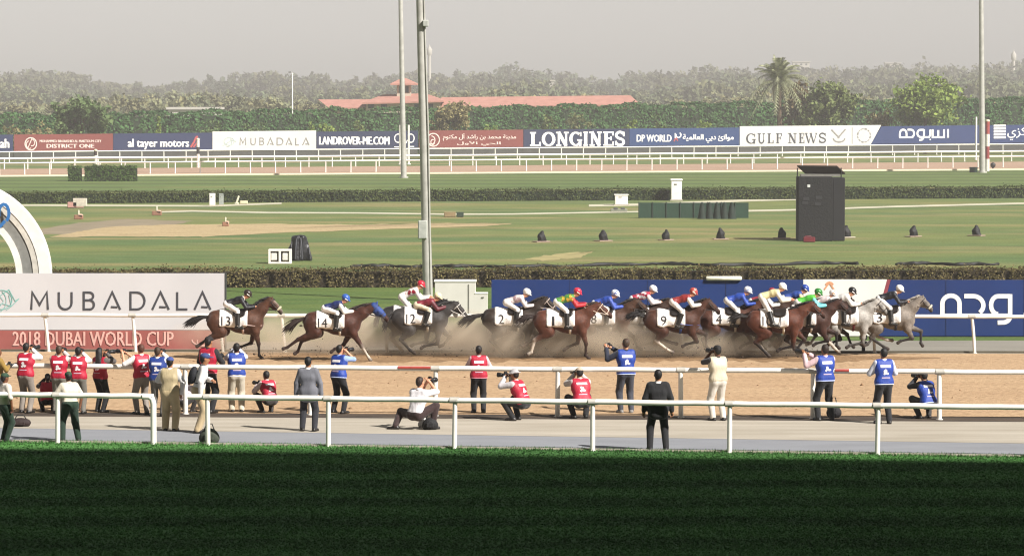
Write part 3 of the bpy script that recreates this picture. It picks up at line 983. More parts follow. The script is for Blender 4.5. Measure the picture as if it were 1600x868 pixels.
M_FARTURF = grass_mat('far_turf', '#657343', '#5d6e3f', '#767c49', .58, stripe=9.0, patch=(.02, .05))
M_TURF = grass_mat('near_turf', '#4f7a42', '#456f39', None, stripe=3.35, patch=(.12, .5), fine=1.6)

def dirt_mat(name, a, b_, c, st=(.12, 1.0, 1)):
    m = bpy.data.materials.new(name); m.use_nodes = True
    N, L = m.node_tree.nodes, m.node_tree.links
    b = N['Principled BSDF']; b.inputs['Roughness'].default_value = .95; b.inputs['Specular IOR Level'].default_value = .1
    tc = N.new('ShaderNodeTexCoord')
    mp = N.new('ShaderNodeMapping'); mp.inputs['Scale'].default_value = st; L.new(tc.outputs['Object'], mp.inputs[0])
    n1 = N.new('ShaderNodeTexNoise'); n1.inputs['Scale'].default_value = 1.6; n1.inputs['Detail'].default_value = 6; L.new(mp.outputs[0], n1.inputs['Vector'])
    r1 = N.new('ShaderNodeValToRGB'); e = r1.color_ramp.elements; e[0].position, e[1].position = .35, .66; e[0].color, e[1].color = lin(a), lin(b_); L.new(n1.outputs['Fac'], r1.inputs[0])
    n2 = N.new('ShaderNodeTexNoise'); n2.inputs['Scale'].default_value = 5.5; n2.inputs['Detail'].default_value = 9; n2.inputs['Roughness'].default_value = .65; L.new(tc.outputs['Object'], n2.inputs['Vector'])
    r2 = N.new('ShaderNodeValToRGB'); e = r2.color_ramp.elements; e[0].position, e[1].position = .32, .55; e[0].color, e[1].color = (.72, .7, .68, 1), (1.06, 1.06, 1.06, 1); L.new(n2.outputs['Fac'], r2.inputs[0])
    mx = N.new('ShaderNodeMixRGB'); mx.blend_type = 'MULTIPLY'; mx.inputs[0].default_value = 1; L.new(r1.outputs[0], mx.inputs[1]); L.new(r2.outputs[0], mx.inputs[2])
    n3 = N.new('ShaderNodeTexVoronoi'); n3.inputs['Scale'].default_value = 2.3; L.new(tc.outputs['Object'], n3.inputs['Vector'])
    r3 = N.new('ShaderNodeValToRGB'); e = r3.color_ramp.elements; e[0].position, e[1].position = .05, .2; e[0].color, e[1].color = lin(c), (1, 1, 1, 1); L.new(n3.outputs['Distance'], r3.inputs[0])
    m2 = N.new('ShaderNodeMixRGB'); m2.blend_type = 'MULTIPLY'; m2.inputs[0].default_value = .45; L.new(mx.outputs[0], m2.inputs[1]); L.new(r3.outputs[0], m2.inputs[2])
    L.new(m2.outputs[0], b.inputs['Base Color'])
    bp = N.new('ShaderNodeBump'); bp.inputs['Strength'].default_value = .8; bp.inputs['Distance'].default_value = .06
    L.new(n2.outputs['Fac'], bp.inputs['Height']); L.new(bp.outputs[0], b.inputs['Normal'])
    return m
M_DIRT = dirt_mat('track_dirt', '#a88c6e', '#b39878', '#866e55')
M_CHURN = dirt_mat('churned_dirt', '#7f674d', '#967a5b', '#5d4935', (.5, 1.0, 1))
M_FARDIRT = dirt_mat('far_track_dirt', '#a08672', '#ab917d', '#927a64')
M_SAND = dirt_mat('bare_sand', '#a3916e', '#b09d7a', '#8a7a58', (.3, .6, 1)) if True else dirt_mat('bare_sand', '#a68f68', '#b69e77', '#8d7a52', (.1, .4, 1))
M_ASPHALT = mat('asphalt', '#898b8f', .9, .07, 1.2, .3, 60, spec=.2, stretch=(.4, 1, 1))
M_CONC = mat('pale_concrete', '#afa799', .92, .07, .9, .3, 40, spec=.15, stretch=(.3, 1.5, 1), col2='#9b9384')
M_INNER = mat('inner_road', '#89857b', .92, .08, 1.0, .2, 40, spec=.15, stretch=(.2, 1, 1))
M_DARK_BROWN = mat('dark_brown', '#4e4032', .95, .2, 2.0, .6, 20, col2='#2c241d', stretch=(.3, 1, 1))

me = np_mesh('ground', [(-900, -140, 0), (900, -140, 0), (900, 1500, 0), (-900, 1500, 0)], [(0, 1, 2, 3)])
me.materials.append(M_INFIELD)
tag(link('ground', me), kind='structure')
strip('turf_track', (1500, 1500), (690, 713.5), .012, M_TURF)
strip('asphalt_road', (690, 713.5), (668, 692), .004, M_ASPHALT)
strip('concrete_path', (668, 692), (649.5, 658.5), .008, M_CONC)
strip('dark_strip', (649.5, 658.5), (643.0, 651.0), .006, M_DARK_BROWN)  # band of mottled dark brown between the concrete path and the dirt
strip('dirt_track', (643.0, 651.0), (549, 552), .01, M_DIRT)
strip('inner_road', (549, 552), (534, 531.5), .008, M_INNER)
strip('inner_lawn', (534, 531.5), (424, 424), .004, M_LAWN)
strip('far_turf', (301, 291), (276, 265.5), .006, M_FARTURF)
strip('far_dirt_track', (275.5, 265), (264, 252.5), .008, M_FARDIRT)
# a low white kerb along the near edge of the far dirt
def run(name, l, z0, z1, w, m, x0=-500, x1=2100, kind='structure'):
    f = row_line(l); A, B = gr(x0, f(x0)), gr(x1, f(x1))
    n = Vector((-(B - A).y, (B - A).x, 0)).normalized() * w
    return tag(MB().prism([A + Vector((0, 0, z0)), B + Vector((0, 0, z0)), B + n + Vector((0, 0, z0)), A + n + Vector((0, 0, z0))], (0, 0, z1 - z0)).build(name, m), kind=kind)
M_WHITE = mat('white_paint', '#eae7df', .45, .03, 3, col2='#dcd8ce')
M_CREAM = mat('cream_kerb', '#dccdb0', .7, .05, 2)
run('far_kerb', (276.2, 265.8), 0, .14, .15, M_CREAM)
run('track_kerb', (548.6, 551.6), 0, .06, .12, mat('dark_kerb', '#57503f', .9, .1, 3))
run('turf_edging', (690.3, 713.9), 0, .05, .12, mat('edging', '#a9a493', .9, .1, 3))

# sand, worn ground and paths on the infield
def patch(name, pts, z, m):
    P = [gr(x, y, z) for x, y in pts]
    c = sum(P, Vector()) / len(P)
    rnd = random.Random(len(name)); out = []
    for i, p in enumerate(P):                        # ragged edge
        q = P[(i + 1) % len(P)]
        for k in range(8):
            t = k / 8
            out.append(p.lerp(q, t) + Vector((rnd.uniform(-.1, .1), rnd.uniform(-.5, .5), 0)))
    mb = MB(); mb.add([c] + out, [(0, 1 + i, 1 + (i + 1) % len(out)) for i in range(len(out))])
    return tag(mb.build(name, m), kind='structure')
patch('worn_ground', [(20, 366), (120, 348), (200, 342), (300, 345), (250, 356), (140, 366)], .004, mat('worn_soil', '#867a62', .95, .1, .6, .3, 10))
patch('bare_sand_ground', [(78, 370), (120, 362), (170, 354), (260, 350.5), (420, 349.5), (560, 350.5), (700, 348.5), (800, 349), (760, 353), (560, 359), (450, 363), (320, 369.5), (240, 369)], .009, M_SAND)
rnd_ = random.Random(8)
up_, dn_ = [], []
for x in range(330, 1480, 12):
    k_ = min(1, (x - 328) / 160, (1492 - x) / 200)
    up_.append((x, 558.5 - 5 * k_ + rnd_.uniform(-1, 1.5) * k_)); dn_.append((x, 558.8 + 5 * k_ + rnd_.uniform(-2.5, 3) * k_))
nn = len(dn_)
tag(MB().add([gr(x, y, .014) for x, y in dn_] + [gr(x, y, .014) for x, y in up_], [(i, i + 1, nn + i + 1, nn + i) for i in range(nn - 1)]).build('churned_ground', M_CHURN), kind='structure')
patch('dry_ground', [(820, 404), (870, 396), (930, 392), (905, 402), (850, 407)], .006, mat('dry_straw', '#9c9160', .95, .1, .6, .3, 10))
M_PATH = mat('pale_path', '#bdb8a0', .9, .08, .5)
def path_strip(name, pts, w, z):
    up = [gr(x, y - w / 2, z) for x, y in pts]; dn = [gr(x, y + w / 2, z) for x, y in pts]; n = len(pts)
    mb = MB(); mb.add(dn + up, [(i, i + 1, n + 1 + i, n + i) for i in range(n - 1)])
    return tag(mb.build(name, M_PATH), kind='structure')
path_strip('service_path', [(250, 331), (300, 329.5), (420, 332), (560, 332.5), (700, 334.5), (800, 334.2), (940, 331.5), (1000, 330.5)], 2.2, .012)
path_strip('service_path', [(1130, 330), (1250, 327.5), (1400, 322.5), (1600, 317.5), (1800, 312.5)], 2.6, .012)
path_strip('hedge_path', [(-300, 321), (60, 320.5), (330, 321.5), (440, 317.5)], 2.4, .011)
path_strip('slab_path', [(920, 321), (1000, 319.5), (1180, 312.5), (1260, 310.5)], 3.5, .013)

# ------------------------------------------------------------------ running rails
def rail(label, base, posts, height=1.12, x0=-400, x1=2000, rr=.065, pr=.045, group='white running rails', lean=0.0, bars=((1.0, 1.0),), end0=False, end1=False, dashes=()):
    f = row_line(base)
    A, B = gr(x0, f(x0)), gr(x1, f(x1))
    t = thing('running_rail', label, 'rail', gr((max(x0, 0) + min(x1, 1600)) / 2, f((max(x0, 0) + min(x1, 1600)) / 2)), 0, group)
    o0 = t.location.copy()
    U = Vector((0, 0, 1)); D = (B - A).normalized()
    for fr, th in bars:
        P = [A + U * height * fr, B + U * height * fr]
        n = 40
        path = [P[0].lerp(P[1], i / n) + U * .006 * math.sin(i * 1.7) for i in range(n + 1)]
        if end0: path = [A + U * .0 + D * .0, A + U * (height - .22), A + U * (height - .06) + D * .07, A + U * height + D * .24] + path[1:]
        MB().tube([p - o0 for p in path], rr * th, 10, flat=.85 if not end0 else 1).build('rail_bar', M_WHITE, t)
    pm = None
    for i, px in enumerate(posts):
        b = gr(px, f(px)) - o0
        if pm is None:
            pm = MB().tube([(lean, .02, -.02), (lean * .5, .02, height * .55), (0, .012, height - .06), (0, 0, height - .01)], [pr, pr, pr * .95, pr * .9], 8).tube([(lean, .02, 0), (lean, .02, .02)], [pr * 1.5, pr * 1.5], 8).mesh('post')
            pm.materials.append(M_WHITE)
        p = link('post', pm, t, b)
        p.rotation_euler = (.012 * math.sin(px * 1.3), .014 * math.sin(px * 2.1), 0)
    if len(posts) < 20:
        bm_ = MB().tube([(-.11, 0, height), (.11, 0, height)], rr * 1.13, 10, flat=.85).mesh('bracket'); bm_.materials.append(mat('bracket_grey', '#b9b6ac', .6))
        for px in posts:
            link('bracket', bm_, t, gr(px, f(px)) - o0)
    for a, b in dashes:
        MB().tube([gr(a, f(a)) + U * (height + rr * .2) + Vector((0, -rr * .62, 0)) - o0, gr(b, f(b)) + U * (height + rr * .2) + Vector((0, -rr * .62, 0)) - o0], rr * .55, 8).build('red_band', mat('red_band', '#a8483e', .5), t)
    return t
NEAR = (691, 714.5)
rail('nearest white rail along the shaded turf, its end bent down at the gap', NEAR, [90, -105], x0=-400, x1=240, rr=.075, pr=.055)
e0 = row_line(NEAR)
b = gr(240, e0(240))
rail('nearest white rail along the shaded turf, running from the gap past the black-suited man', NEAR, [325, 513, 710, 926, 1140, 1371, 1610, 1860], x0=294, x1=2000, rr=.075, pr=.055)
rail('white rail between the dirt track and the photographers', (644.5, 656.5), [-100, 95, 290, 485, 680, 871, 1064, 1270, 1468, 1668, 1868], 1.19, rr=.075, pr=.06, dashes=((622, 674), (1304, 1326)))
rail('white inner rail behind the galloping horses', (549.3, 552.3), [-90, 71, 207, 343, 440, 600, 762, 912, 1062, 1210, 1362, 1518, 1670, 1820], 1.13, rr=.07, pr=.05, lean=.1)
rail('far white rail standing in the pinkish far track', (273, 261), [-40 + 39.2 * i for i in range(-4, 48)], .98, rr=.075, pr=.055, group='far white rails')
rail('thicker far white rail between the far track and the boards', (264.5, 251.5), [-30 + 36.6 * i for i in range(-4, 50)], .95, rr=.11, pr=.055, group='far white rails')
rail('far white rail running along the foot of the advertising boards', (254.4, 240.4), [-20 + 34.5 * i for i in range(-4, 52)], 1.03, rr=.075, pr=.055, group='far white rails')
# bent-down end of the first rail
t0 = [o for o in bpy.data.objects if o.name == 'running_rail'][0]
MB().tube([b + Vector(q) - t0.location for q in ((-.25, 0, 1.12), (-.1, 0, 1.115), (-.03, 0, 1.06), (0, 0, .94), (0, 0, .5), (0, 0, 0))], .07, 10).build('bent_end', M_WHITE, t0)

# ------------------------------------------------------------------ lettering helpers for the boards
def board_frame(A, B):
    ex = (B - A).normalized(); n = Vector((ex.y, -ex.x, 0))     # n points to the camera side
    return ex, n
def strokes(name, items, m, parent, A, n, off, scale_w=1.0):
    """items: list of (polyline in picture px, width px) laid on the board plane through A with normal n."""
    mb = MB()
    for k, (path, w) in enumerate(items):
        vs, fs = ribbon2d(path, w * scale_w)
        mb.add([on_plane(v.x, v.y, A, n) + n * (off + .0012 * k) for v in vs], fs)
    return mb.build(name, m, parent)
def text_on(name, body, m, parent, x0, x1, y0, y1, A, n, off, bold=0.0):
    return lettering(name, body, m, parent, lambda u, v, dn: on_plane(x0 + (x1 - x0) * u, y1 + (y0 - y1) * v, A, n) + n * (off + dn), bold)
def panel_on(mb, pts, A, n, thick, off=0.0):
    P = [on_plane(x, y, A, n) + n * off for x, y in pts]
    return mb.prism(P, -n * thick)
def slab(word, boxes, sw=.2, tw=.09, serif=True):
    """Slab-serif capitals as strokes. boxes: [(x0, x1, ytop, ybot)] per letter, in px; widths relative to letter height."""
    out = []
    for ch, (x0, x1, yt, yb) in zip(word, boxes):
        W, H = x1 - x0, yb - yt
        X = lambda u: x0 + W * u
        Y = lambda v: yb - H * v
        S, T = sw * H, tw * H
        h = S / 2 / max(W, 1e-3)
        def bar(u0, u1, v): out.append(([(X(u0), Y(v)), (X(u1), Y(v))], T))
        def stem(u, v0=0, v1=1, w=S): out.append(([(X(u), Y(v0)), (X(u), Y(v1))], w))
        te = T / 2 / H
        if ch == 'L':
            stem(.28); bar(.02, .55, 1 - te); bar(.02, .95, te); stem(.9, 0, .3, T * 1.2)
        elif ch == 'I':
            stem(.5); bar(.1, .9, 1 - te); bar(.1, .9, te)
        elif ch == 'N':
            stem(.22, 0, 1, T * 1.3); stem(.8, 0, 1, T * 1.3); out.append(([(X(.2), Y(1)), (X(.8), Y(.0))], S)); bar(.0, .3, 1 - te); bar(.02, .42, te); bar(.62, 1.0, 1 - te)
        elif ch == 'E':
            stem(.3); bar(.05, .92, 1 - te); bar(.05, .95, te); bar(.3, .72, .52); stem(.9, .72, 1, T); stem(.92, 0, .3, T); stem(.72, .38, .66, T)
        elif ch == 'F':
            stem(.3); bar(.05, .92, 1 - te); bar(.05, .55, te); bar(.3, .72, .52); stem(.9, .7, 1, T); stem(.72, .38, .66, T)
        elif ch == 'U':
            out.append(([(X(.25), Y(1)), (X(.25), Y(.35))] + arc2d(X(.52), Y(.33), W * .27, -H * .3, 180, 360, 8)[1:-1] + [(X(.79), Y(.35))], S * .8)); stem(.79, .3, 1, T); bar(.05, .45, 1 - te); bar(.65, .95, 1 - te)
        elif ch == 'W':
            for a, b_, w in ((.06, .3, S * .8), (.3, .5, T), (.45, .7, S * .8), (.7, .94, T)):
                dn = a in (.06, .45)
                out.append(([(X(a), Y(1 if dn else 0)), (X(b_), Y(0 if dn else 1))], w))
            bar(0, .22, 1 - te); bar(.36, .58, 1 - te); bar(.82, 1, 1 - te)
        elif ch in 'OG':
            a0, a1 = (0, 360) if ch == 'O' else (48, 330)
            p = arc2d(X(.5), Y(.5), W * .5 - S * .42, -(H * .5 - T * .5), a0, a1, 22)
            for i in range(len(p) - 1):
                am = R(a0 + (a1 - a0) * (i + .5) / 22)
                out.append(([p[i], p[i + 1]], T + (S - T) * abs(math.cos(am))))
            if ch == 'G':
                stem(.84, 0, .42, S * .8); bar(.6, 1.0, .42); stem(.88, .68, .98, T)
        elif ch == 'S':
            p = arc2d(X(.5), Y(.74), W * .36, -H * .22, 20, 250, 12) + arc2d(X(.5), Y(.26), W * .38, -H * .22, 70, -160, 12)
            out.append((p, S * .8)); stem(.88, .66, .98, T); stem(.12, .02, .34, T)
    return out
def thin_word(y0, y1, specs, w):
    out = []
    H = y1 - y0
    for ch, x0, x1 in specs:
        W = x1 - x0; X = lambda u: x0 + W * u; Y = lambda v: y1 - H * v
        if ch == 'M': out.append(([(X(0), Y(0)), (X(.06), Y(1)), (X(.5), Y(.28)), (X(.94), Y(1)), (X(1), Y(0))], w))
        elif ch == 'U': out.append(([(X(0), Y(1)), (X(0), Y(.4))] + arc2d(X(.5), Y(.38), W * .5, -H * .36, 180, 360, 8) + [(X(1), Y(.4)), (X(1), Y(1))], w))
        elif ch == 'B':
            out.append(([(X(.6), Y(.98)), (X(0), Y(.98)), (X(0), Y(.02)), (X(.6), Y(.02))], w)); out.append((arc2d(X(.55), Y(.77), W * .38, -H * .21, -90, 90, 8), w)); out.append((arc2d(X(.58), Y(.28), W * .42, -H * .26, -90, 90, 8), w)); out.append(([(X(0), Y(.54)), (X(.6), Y(.54))], w))
        elif ch == 'A':
            out.append(([(X(0), Y(0)), (X(.5), Y(1)), (X(1), Y(0))], w)); out.append(([(X(.42), Y(.16)), (X(.82), Y(.14))], w * .9))
        elif ch == 'D':
            out.append(([(X(.5), Y(.98)), (X(0), Y(.98)), (X(0), Y(.02)), (X(.5), Y(.02))], w)); out.append((arc2d(X(.45), Y(.5), W * .55, -H * .48, -90, 90, 10), w))
        elif ch == 'L': out.append(([(X(0), Y(1)), (X(0), Y(.02)), (X(1), Y(.02))], w))
    return out
M_INK = mat('dark_ink', '#3c3d42', .7, .05, 4)
M_PRINT = mat('white_print', '#ece9e4', .7, .03, 4)

# ------------------------------------------------------------------ white and red sponsor board by the finish
A, B = gr(-420, 545.5), gr(351, 545.5)
ex, n = board_frame(A, B)
t = thing('advertising_board', 'large white board with dark capitals above a red strip, below the white arch', 'board', A.lerp(B, .5))
loc0 = t.location.copy()
def sub(o):
    o.location = o.location - loc0
    return o
M_BWHITE = mat('board_white', '#bdbcbd', .6, .03, .5)
mb = MB(); panel_on(mb, [(-420, 427), (351, 427), (351, 515), (-420, 515)], A, n, .14); w = sub(mb.build('white_panel', M_BWHITE, t))
mb = MB(); panel_on(mb, [(-420, 515.3), (351, 515.3), (351, 547.5), (-420, 547.5)], A, n, .14, -.012); rp_ = sub(mb.build('red_panel', mat('board_red', '#98564f', .6, .08, 1.5, col2='#8c4c46'), t))
mb = MB(); panel_on(mb, [(351.2, 426.5), (353.5, 426.5), (353.5, 547.5), (351.2, 547.5)], A, n, .16, .01); sub(mb.build('frame_edge', mat('board_edge', '#3a3f3d', .6), t))
for spec in [('M', 49, 75), ('U', 92, 112), ('B', 131, 147), ('A', 163, 188), ('D', 204, 226), ('A', 238, 264), ('L', 277, 293), ('A', 304, 329)]:
    strokes('letter', thin_word(456, 483.5, [spec], 3.4), M_INK, t, A, n, .012).location = -loc0
teal = mat('teal_print', '#5fa59a', .7, .1, 3, col2='#8fb3b0')
emb = [(arc2d(2, 468, 17, 15, 0, 360, 20), 1.3), (arc2d(-4, 470, 14, 17, -60, 130, 14), 1.1), ([(-20, 455), (0, 462), (14, 452), (24, 470), (30, 466)], 1.0), ([(-16, 480), (4, 474), (18, 478), (30, 466)], 1.1), ([(-10, 450), (6, 470), (-4, 484)], 1.0), ([(10, 484), (18, 478), (14, 460)], 1.0)]
strokes('emblem', emb, teal, t, A, n, .012).location = -loc0
o_ = text_on('event_lettering', '2018 DUBAI WORLD CUP', mat('pale_red_print', '#d8a89c', .7, .1, 5), t, 20, 271, 517.5, 540, A, n, .008, .0022); o_.location = -loc0
strokes('emblem', [(arc2d(316, 530, 16, 9, 180, 20, 8), 2.0), (arc2d(318, 533, 10, 7, 200, -20, 8), 1.6)], mat('pale_red_print', ''), t, A, n, .008).location = -loc0
for x in (-150, 60, 250):
    p = on_plane(x, 480, A, n) - n * .2; p.z = 0
    MB().tube([p - loc0, p + Vector((0, 0, 2.2)) - loc0], .05, 8).build('support_post', M_WHITE, t)

# ------------------------------------------------------------------ blue sponsor board behind the field
A, B = gr(768, 526.2), gr(1980, 526.2)
ex, n = board_frame(A, B)
t = thing('advertising_board', 'long navy blue board with white Arabic lettering, behind the front of the field', 'board', A.lerp(B, .5)); loc0 = t.location.copy()
M_NAVY = mat('board_navy', '#072c66', .55, .05, .6, col2='#06285e')
def at_board(o_): o_.location = -loc0; return o_
mb = MB(); panel_on(mb, [(768, 437), (1255, 437), (1255, 524.5), (768, 525)], A, n, .12); at_board(mb.build('navy_panel', M_NAVY, t))
mb = MB(); panel_on(mb, [(1392, 437.3), (1980, 437.3), (1980, 524.5), (1368, 524.5)], A, n, .12); at_board(mb.build('navy_panel', M_NAVY, t))
mb = MB(); panel_on(mb, [(1255.3, 436.5), (1386, 436.5), (1362, 524.5), (1255.3, 524.5)], A, n, .12); at_board(mb.build('white_panel', mat('board_bright_white', '#dedad2', .6, .03, 1), t))
mb = MB(); panel_on(mb, [(1386.2, 436.8), (1391.8, 436.8), (1367.8, 524.5), (1362.2, 524.5)], A, n, .11); at_board(mb.build('red_edge', mat('red_edge', '#8d3a45', .6), t))
mb = MB(); panel_on(mb, [(768, 524.9), (1980, 524.8), (1980, 527), (768, 527.4)], A, n, .10, -.02); at_board(mb.build('base_rail', mat('board_base', '#12151d', .7), t))
g = lambda x, y: (1380 + x / 6.2, 420 + y / 6.2)
ar = [([g(573, 455), g(573, 335)] + [g(*p) for p in arc2d(656, 335, 83, -78, 180, 0, 12)] + [g(739, 335), g(739, 455)], 6.9),
      ([g(785, 262), g(872, 262)] + [g(*p) for p in arc2d(872, 352, 98, -90, 90, -50, 12)], 6.9),
      ([g(1229, 243), g(1229, 455)] + [g(*p) for p in arc2d(1160, 455, 69, 62, 0, 80, 6)] + [g(1108, 518)], 6.9),
      ([g(1229, 263), g(1112, 263)] + [g(*p) for p in arc2d(1112, 350, 68, -87, 90, 270, 12)], 6.9),
      ([g(551, 452), g(1249, 452)], 6.9), ([g(1360, 445), g(1460, 445), g(1460, 240)], 6.9), ([g(1560, 240), g(1560, 445), g(1760, 445), g(1760, 240)], 6.9)]
for grp in ([0], [1], [2, 3], [4], [5], [6]):
    at_board(strokes('letter', [ar[i] for i in grp], M_PRINT, t, A, n, .012 + .002 * grp[0]))
at_board(strokes('emblem', [(arc2d(1216, 519, 5, 3, 0, 360, 10), 1.5), (arc2d(1224, 520, 5, 2.5, 20, 200, 8), 1.5)], mat('teal_print', ''), t, A, n, .012))
red_p = mat('red_print', '#b04a4a', .7)
at_board(strokes('emblem', [(arc2d(1296, 447, 6, 6, 200, 340, 6), 3), ([(1288, 452), (1296, 441), (1303, 452)], 2.5)], mat('orange_print', '#d79a72', .7), t, A, n, .012))
at_board(strokes('panel_seam', [([(x, 437.5), (x, 524)], .6) for x in (890, 1012, 1134, 1478, 1600)], mat('seam_navy', '#081a3c', .7), t, A, n, .006))
# white rounded cap lying on the board
c = on_plane(1131, 434.5, A, n)
tag(MB().tube([c + Vector((-.58, -.05, 0)), c + Vector((-.54, -.05, 0)), c + Vector((.54, -.05, 0)), c + Vector((.58, -.05, 0))], [.04, .075, .075, .04], 10).build('foam_roll', mat('foam_white', '#e9e4cf', .6)), 'short cream foam roll lying along the top edge of the navy board', 'foam roll')

# ------------------------------------------------------------------ far advertising boards
FA, FB = gr(0, 254), gr(1600, 240)
fex, fn = board_frame(FA, FB)
FA = FA - fn * .25
ftop, fbot = row_line((210.5, 195.0)), row_line((236.3, 223.0))
def far_board(label, x0, x1, colr, dt=0, db=0, slant=0, slant0=0, name=None):
    t = thing('advertising_board', label, 'board', on_plane((x0 + x1) / 2, 245, FA, fn), 0, 'boards along the far rail')
    t['loc'] = 0; del t['loc']
    mb = MB(); panel_on(mb, [(x0 + slant0, ftop(x0) + dt), (x1 + slant, ftop(x1) + dt), (x1, fbot(x1) + db), (x0, fbot(x0) + db)], FA, fn, .12)
    o = mb.build('panel', mat('far_board_' + colr.strip('#'), colr, .6, .05, .6), t); o.location = -t.location
    mb = MB(); panel_on(mb, [(x0, fbot(x0) + db + .2), (x1, fbot(x1) + db + .2), (x1, fbot(x1) + 14), (x0, fbot(x0) + 14)], FA, fn, .08, -.1)
    o = mb.build('skirt', mat('dark_skirt', '#4a4a46', .9, .1, 1), t); o.location = -t.location
    return t
def ft(t, name, body, m, x0, x1, y0, y1, bold=0.0):
    o = text_on(name, body, m, t, x0, x1, y0, y1, FA, fn, .02, bold); o.location = -t.location; return o
def fs_(t, name, items, m):
    o = strokes(name, items, m, t, FA, fn, .02); o.location = -t.location; return o
NAVY, RED = '#0b1e48', '#74322b'
t = far_board('far blue board cut off by the picture edge, ending in white letters', -140, 20.5, NAVY); ft(t, 'lettering', 'ah', M_PRINT, 0, 14, 217, 231, .05)
t = far_board('far rust red board with round emblem and English lettering', 22, 176.5, RED)
PALE = mat('pale_print', '#e6cfc4', .7)
ft(t, 'lettering', 'MOHAMMED BIN RASHID AL MAKTOUM CITY', PALE, 62, 158, 218.5, 222.5, .002); ft(t, 'lettering', 'DISTRICT ONE', PALE, 73, 147, 225, 231, .006)
fs_(t, 'emblem', [(arc2d(48, 224.8, 9, 9.6, 0, 360, 22), 1.6), (arc2d(46, 226, 5, 6, 60, 260, 10), 1.3), (arc2d(50, 223, 4, 5, -80, 120, 10), 1.2), ([(44, 230), (50, 216)], 1.2)], PALE)
t = far_board('far blue board with white lower-case letters and a small red flash', 177, 331.5, NAVY, .0)
ft(t, 'lettering', 'al tayer motors', M_PRINT, 200, 295, 217, 233.5, .006)
fs_(t, 'emblem', [([(298, 230), (303, 222), (306, 215), (309, 213)], 3), ([(302, 230), (307, 224), (310, 220)], 2.5)], mat('red_print', ''))
WB = '#c9c7c2'
t = far_board('far white board with thin grey capitals', 332, 494, WB, -1.8, 1.5)
wd = thin_word(215.5, 226.5, [('M', 375, 384), ('U', 392, 399), ('B', 406, 412), ('A', 418, 427), ('D', 433, 442), ('A', 447, 456), ('L', 462, 467), ('A', 473, 483)], 1.5)
fs_(t, 'lettering', wd, mat('grey_print', '#8a8782', .7)); fs_(t, 'emblem', [(arc2d(358, 221, 8, 6, 0, 360, 14), 1.0), (arc2d(356, 222, 6, 7, -50, 120, 8), .9), ([(348, 228), (362, 219), (369, 221)], 1)], mat('grey_teal', '#a9b8b2', .7))
t = far_board('far dark blue board with a white web address and ring emblem', 494.5, 653, '#0b1c40')
ft(t, 'lettering', 'LANDROVER-ME.COM', M_PRINT, 499, 608, 213.5, 226, .006)
fs_(t, 'emblem', [(arc2d(622, 216, 5.5, 6.5, 60, 300, 14), 1.5), (arc2d(642, 216, 5, 6.5, -120, 120, 14), 1.5), ([(616, 229.5), (625, 229.5)], 1.6), ([(637, 229), (647, 229)], 1.6), (arc2d(626, 223.5, 3, 5, 0, -120, 6), 1.3), (arc2d(638, 223.5, 3, 5, 180, 300, 6), 1.3)], M_PRINT)
t = far_board('far rust red board with round emblem and Arabic lettering', 655, 817.5, RED)
shape = ''.join(reversed('\uFEE3\uFEAA\uFEF3\uFEE8\uFE94 \uFEE3\uFEA4\uFEE4\uFEAA \uFE91\uFEE6 \uFEAD\uFE8D\uFEB7\uFEAA \uFE81\uFEDD \uFEE3\uFEDC\uFE98\uFEEE\uFEE1'))
ft(t, 'lettering', shape, PALE, 692, 806, 209, 220, .002); ft(t, 'lettering', ''.join(reversed('\uFE8D\uFEDF\uFEA4\uFEF2 \uFE8D\uFEF7\uFEED\uFEDD')), PALE, 714, 782, 220.5, 228, .004)
fs_(t, 'emblem', [(arc2d(677, 218.5, 9.5, 10, 0, 360, 22), 1.6), (arc2d(674, 219, 5.5, 6.5, -90, 150, 10), 1.5), (arc2d(676, 222, 3, 4, 0, 300, 10), 1.3)], PALE)
t = far_board('far navy board with large white slab-serif capitals', 818, 983, '#0a1c40')
xs = [(827, 846), (846, 868), (868, 889), (889, 910), (910, 920), (920, 941), (941, 960), (960, 977)]
bx = []
for (a, b_) in xs:
    bx.append((a + .6, b_ - .6, 206.3 - (a - 827) * .006, 228.4 - (a - 827) * .006))
for ch, b_ in zip('LONGINES', bx): fs_(t, 'letter', slab(ch, [b_], .23, .11), M_PRINT)
t = far_board('far brighter blue board with English and Arabic words round a small emblem', 983.5, 1155.5, '#0b3262')
ft(t, 'lettering', 'DP WORLD', M_PRINT, 995, 1049, 210.5, 221.5, .008)
shape = ''.join(reversed('\uFEE3\uFEEE\uFE8D\uFEE7\uFE89 \uFEA9\uFE91\uFEF2 \uFE8D\uFEDF\uFECC\uFE8E\uFEDF\uFEE4\uFEF4\uFE94'))
ft(t, 'lettering', shape, M_PRINT, 1067, 1146, 209.5, 223, .005)
fs_(t, 'emblem', [(arc2d(1060, 211, 4, 4, -60, 200, 8), 1.8), ([(1055, 208), (1055, 216)], 1.8)], M_PRINT); fs_(t, 'emblem', [([(1053, 221), (1056, 215), (1059, 220)], 1.8)], mat('red_print', ''))
t = far_board('far white board with black serif capitals and an eagle emblem, slanted end', 1156, 1360, WB, -2.0, 2.0, 17)
w8 = [(1166, 1181), (1183, 1196), (1199, 1209), (1212, 1222), (1231, 1245), (1248, 1257), (1258, 1277), (1279, 1291)]
bx = [(a, b_, 208.5 - (a - 1166) * .008, 224.2 - (a - 1166) * .008) for a, b_ in w8]
for ch, b_ in zip('GULFNEWS', bx): fs_(t, 'letter', slab(ch, [b_], .17, .06), M_INK)
fs_(t, 'emblem', [([(1299, 202.5), (1308, 212), (1312, 215)], 2.2), ([(1321, 202), (1313, 211), (1309, 216)], 2.2), (arc2d(1311, 216, 9, 6, 0, 180, 8), 2.0), ([(1306, 221), (1317, 221)], 1.5)], mat('grey_print', ''))
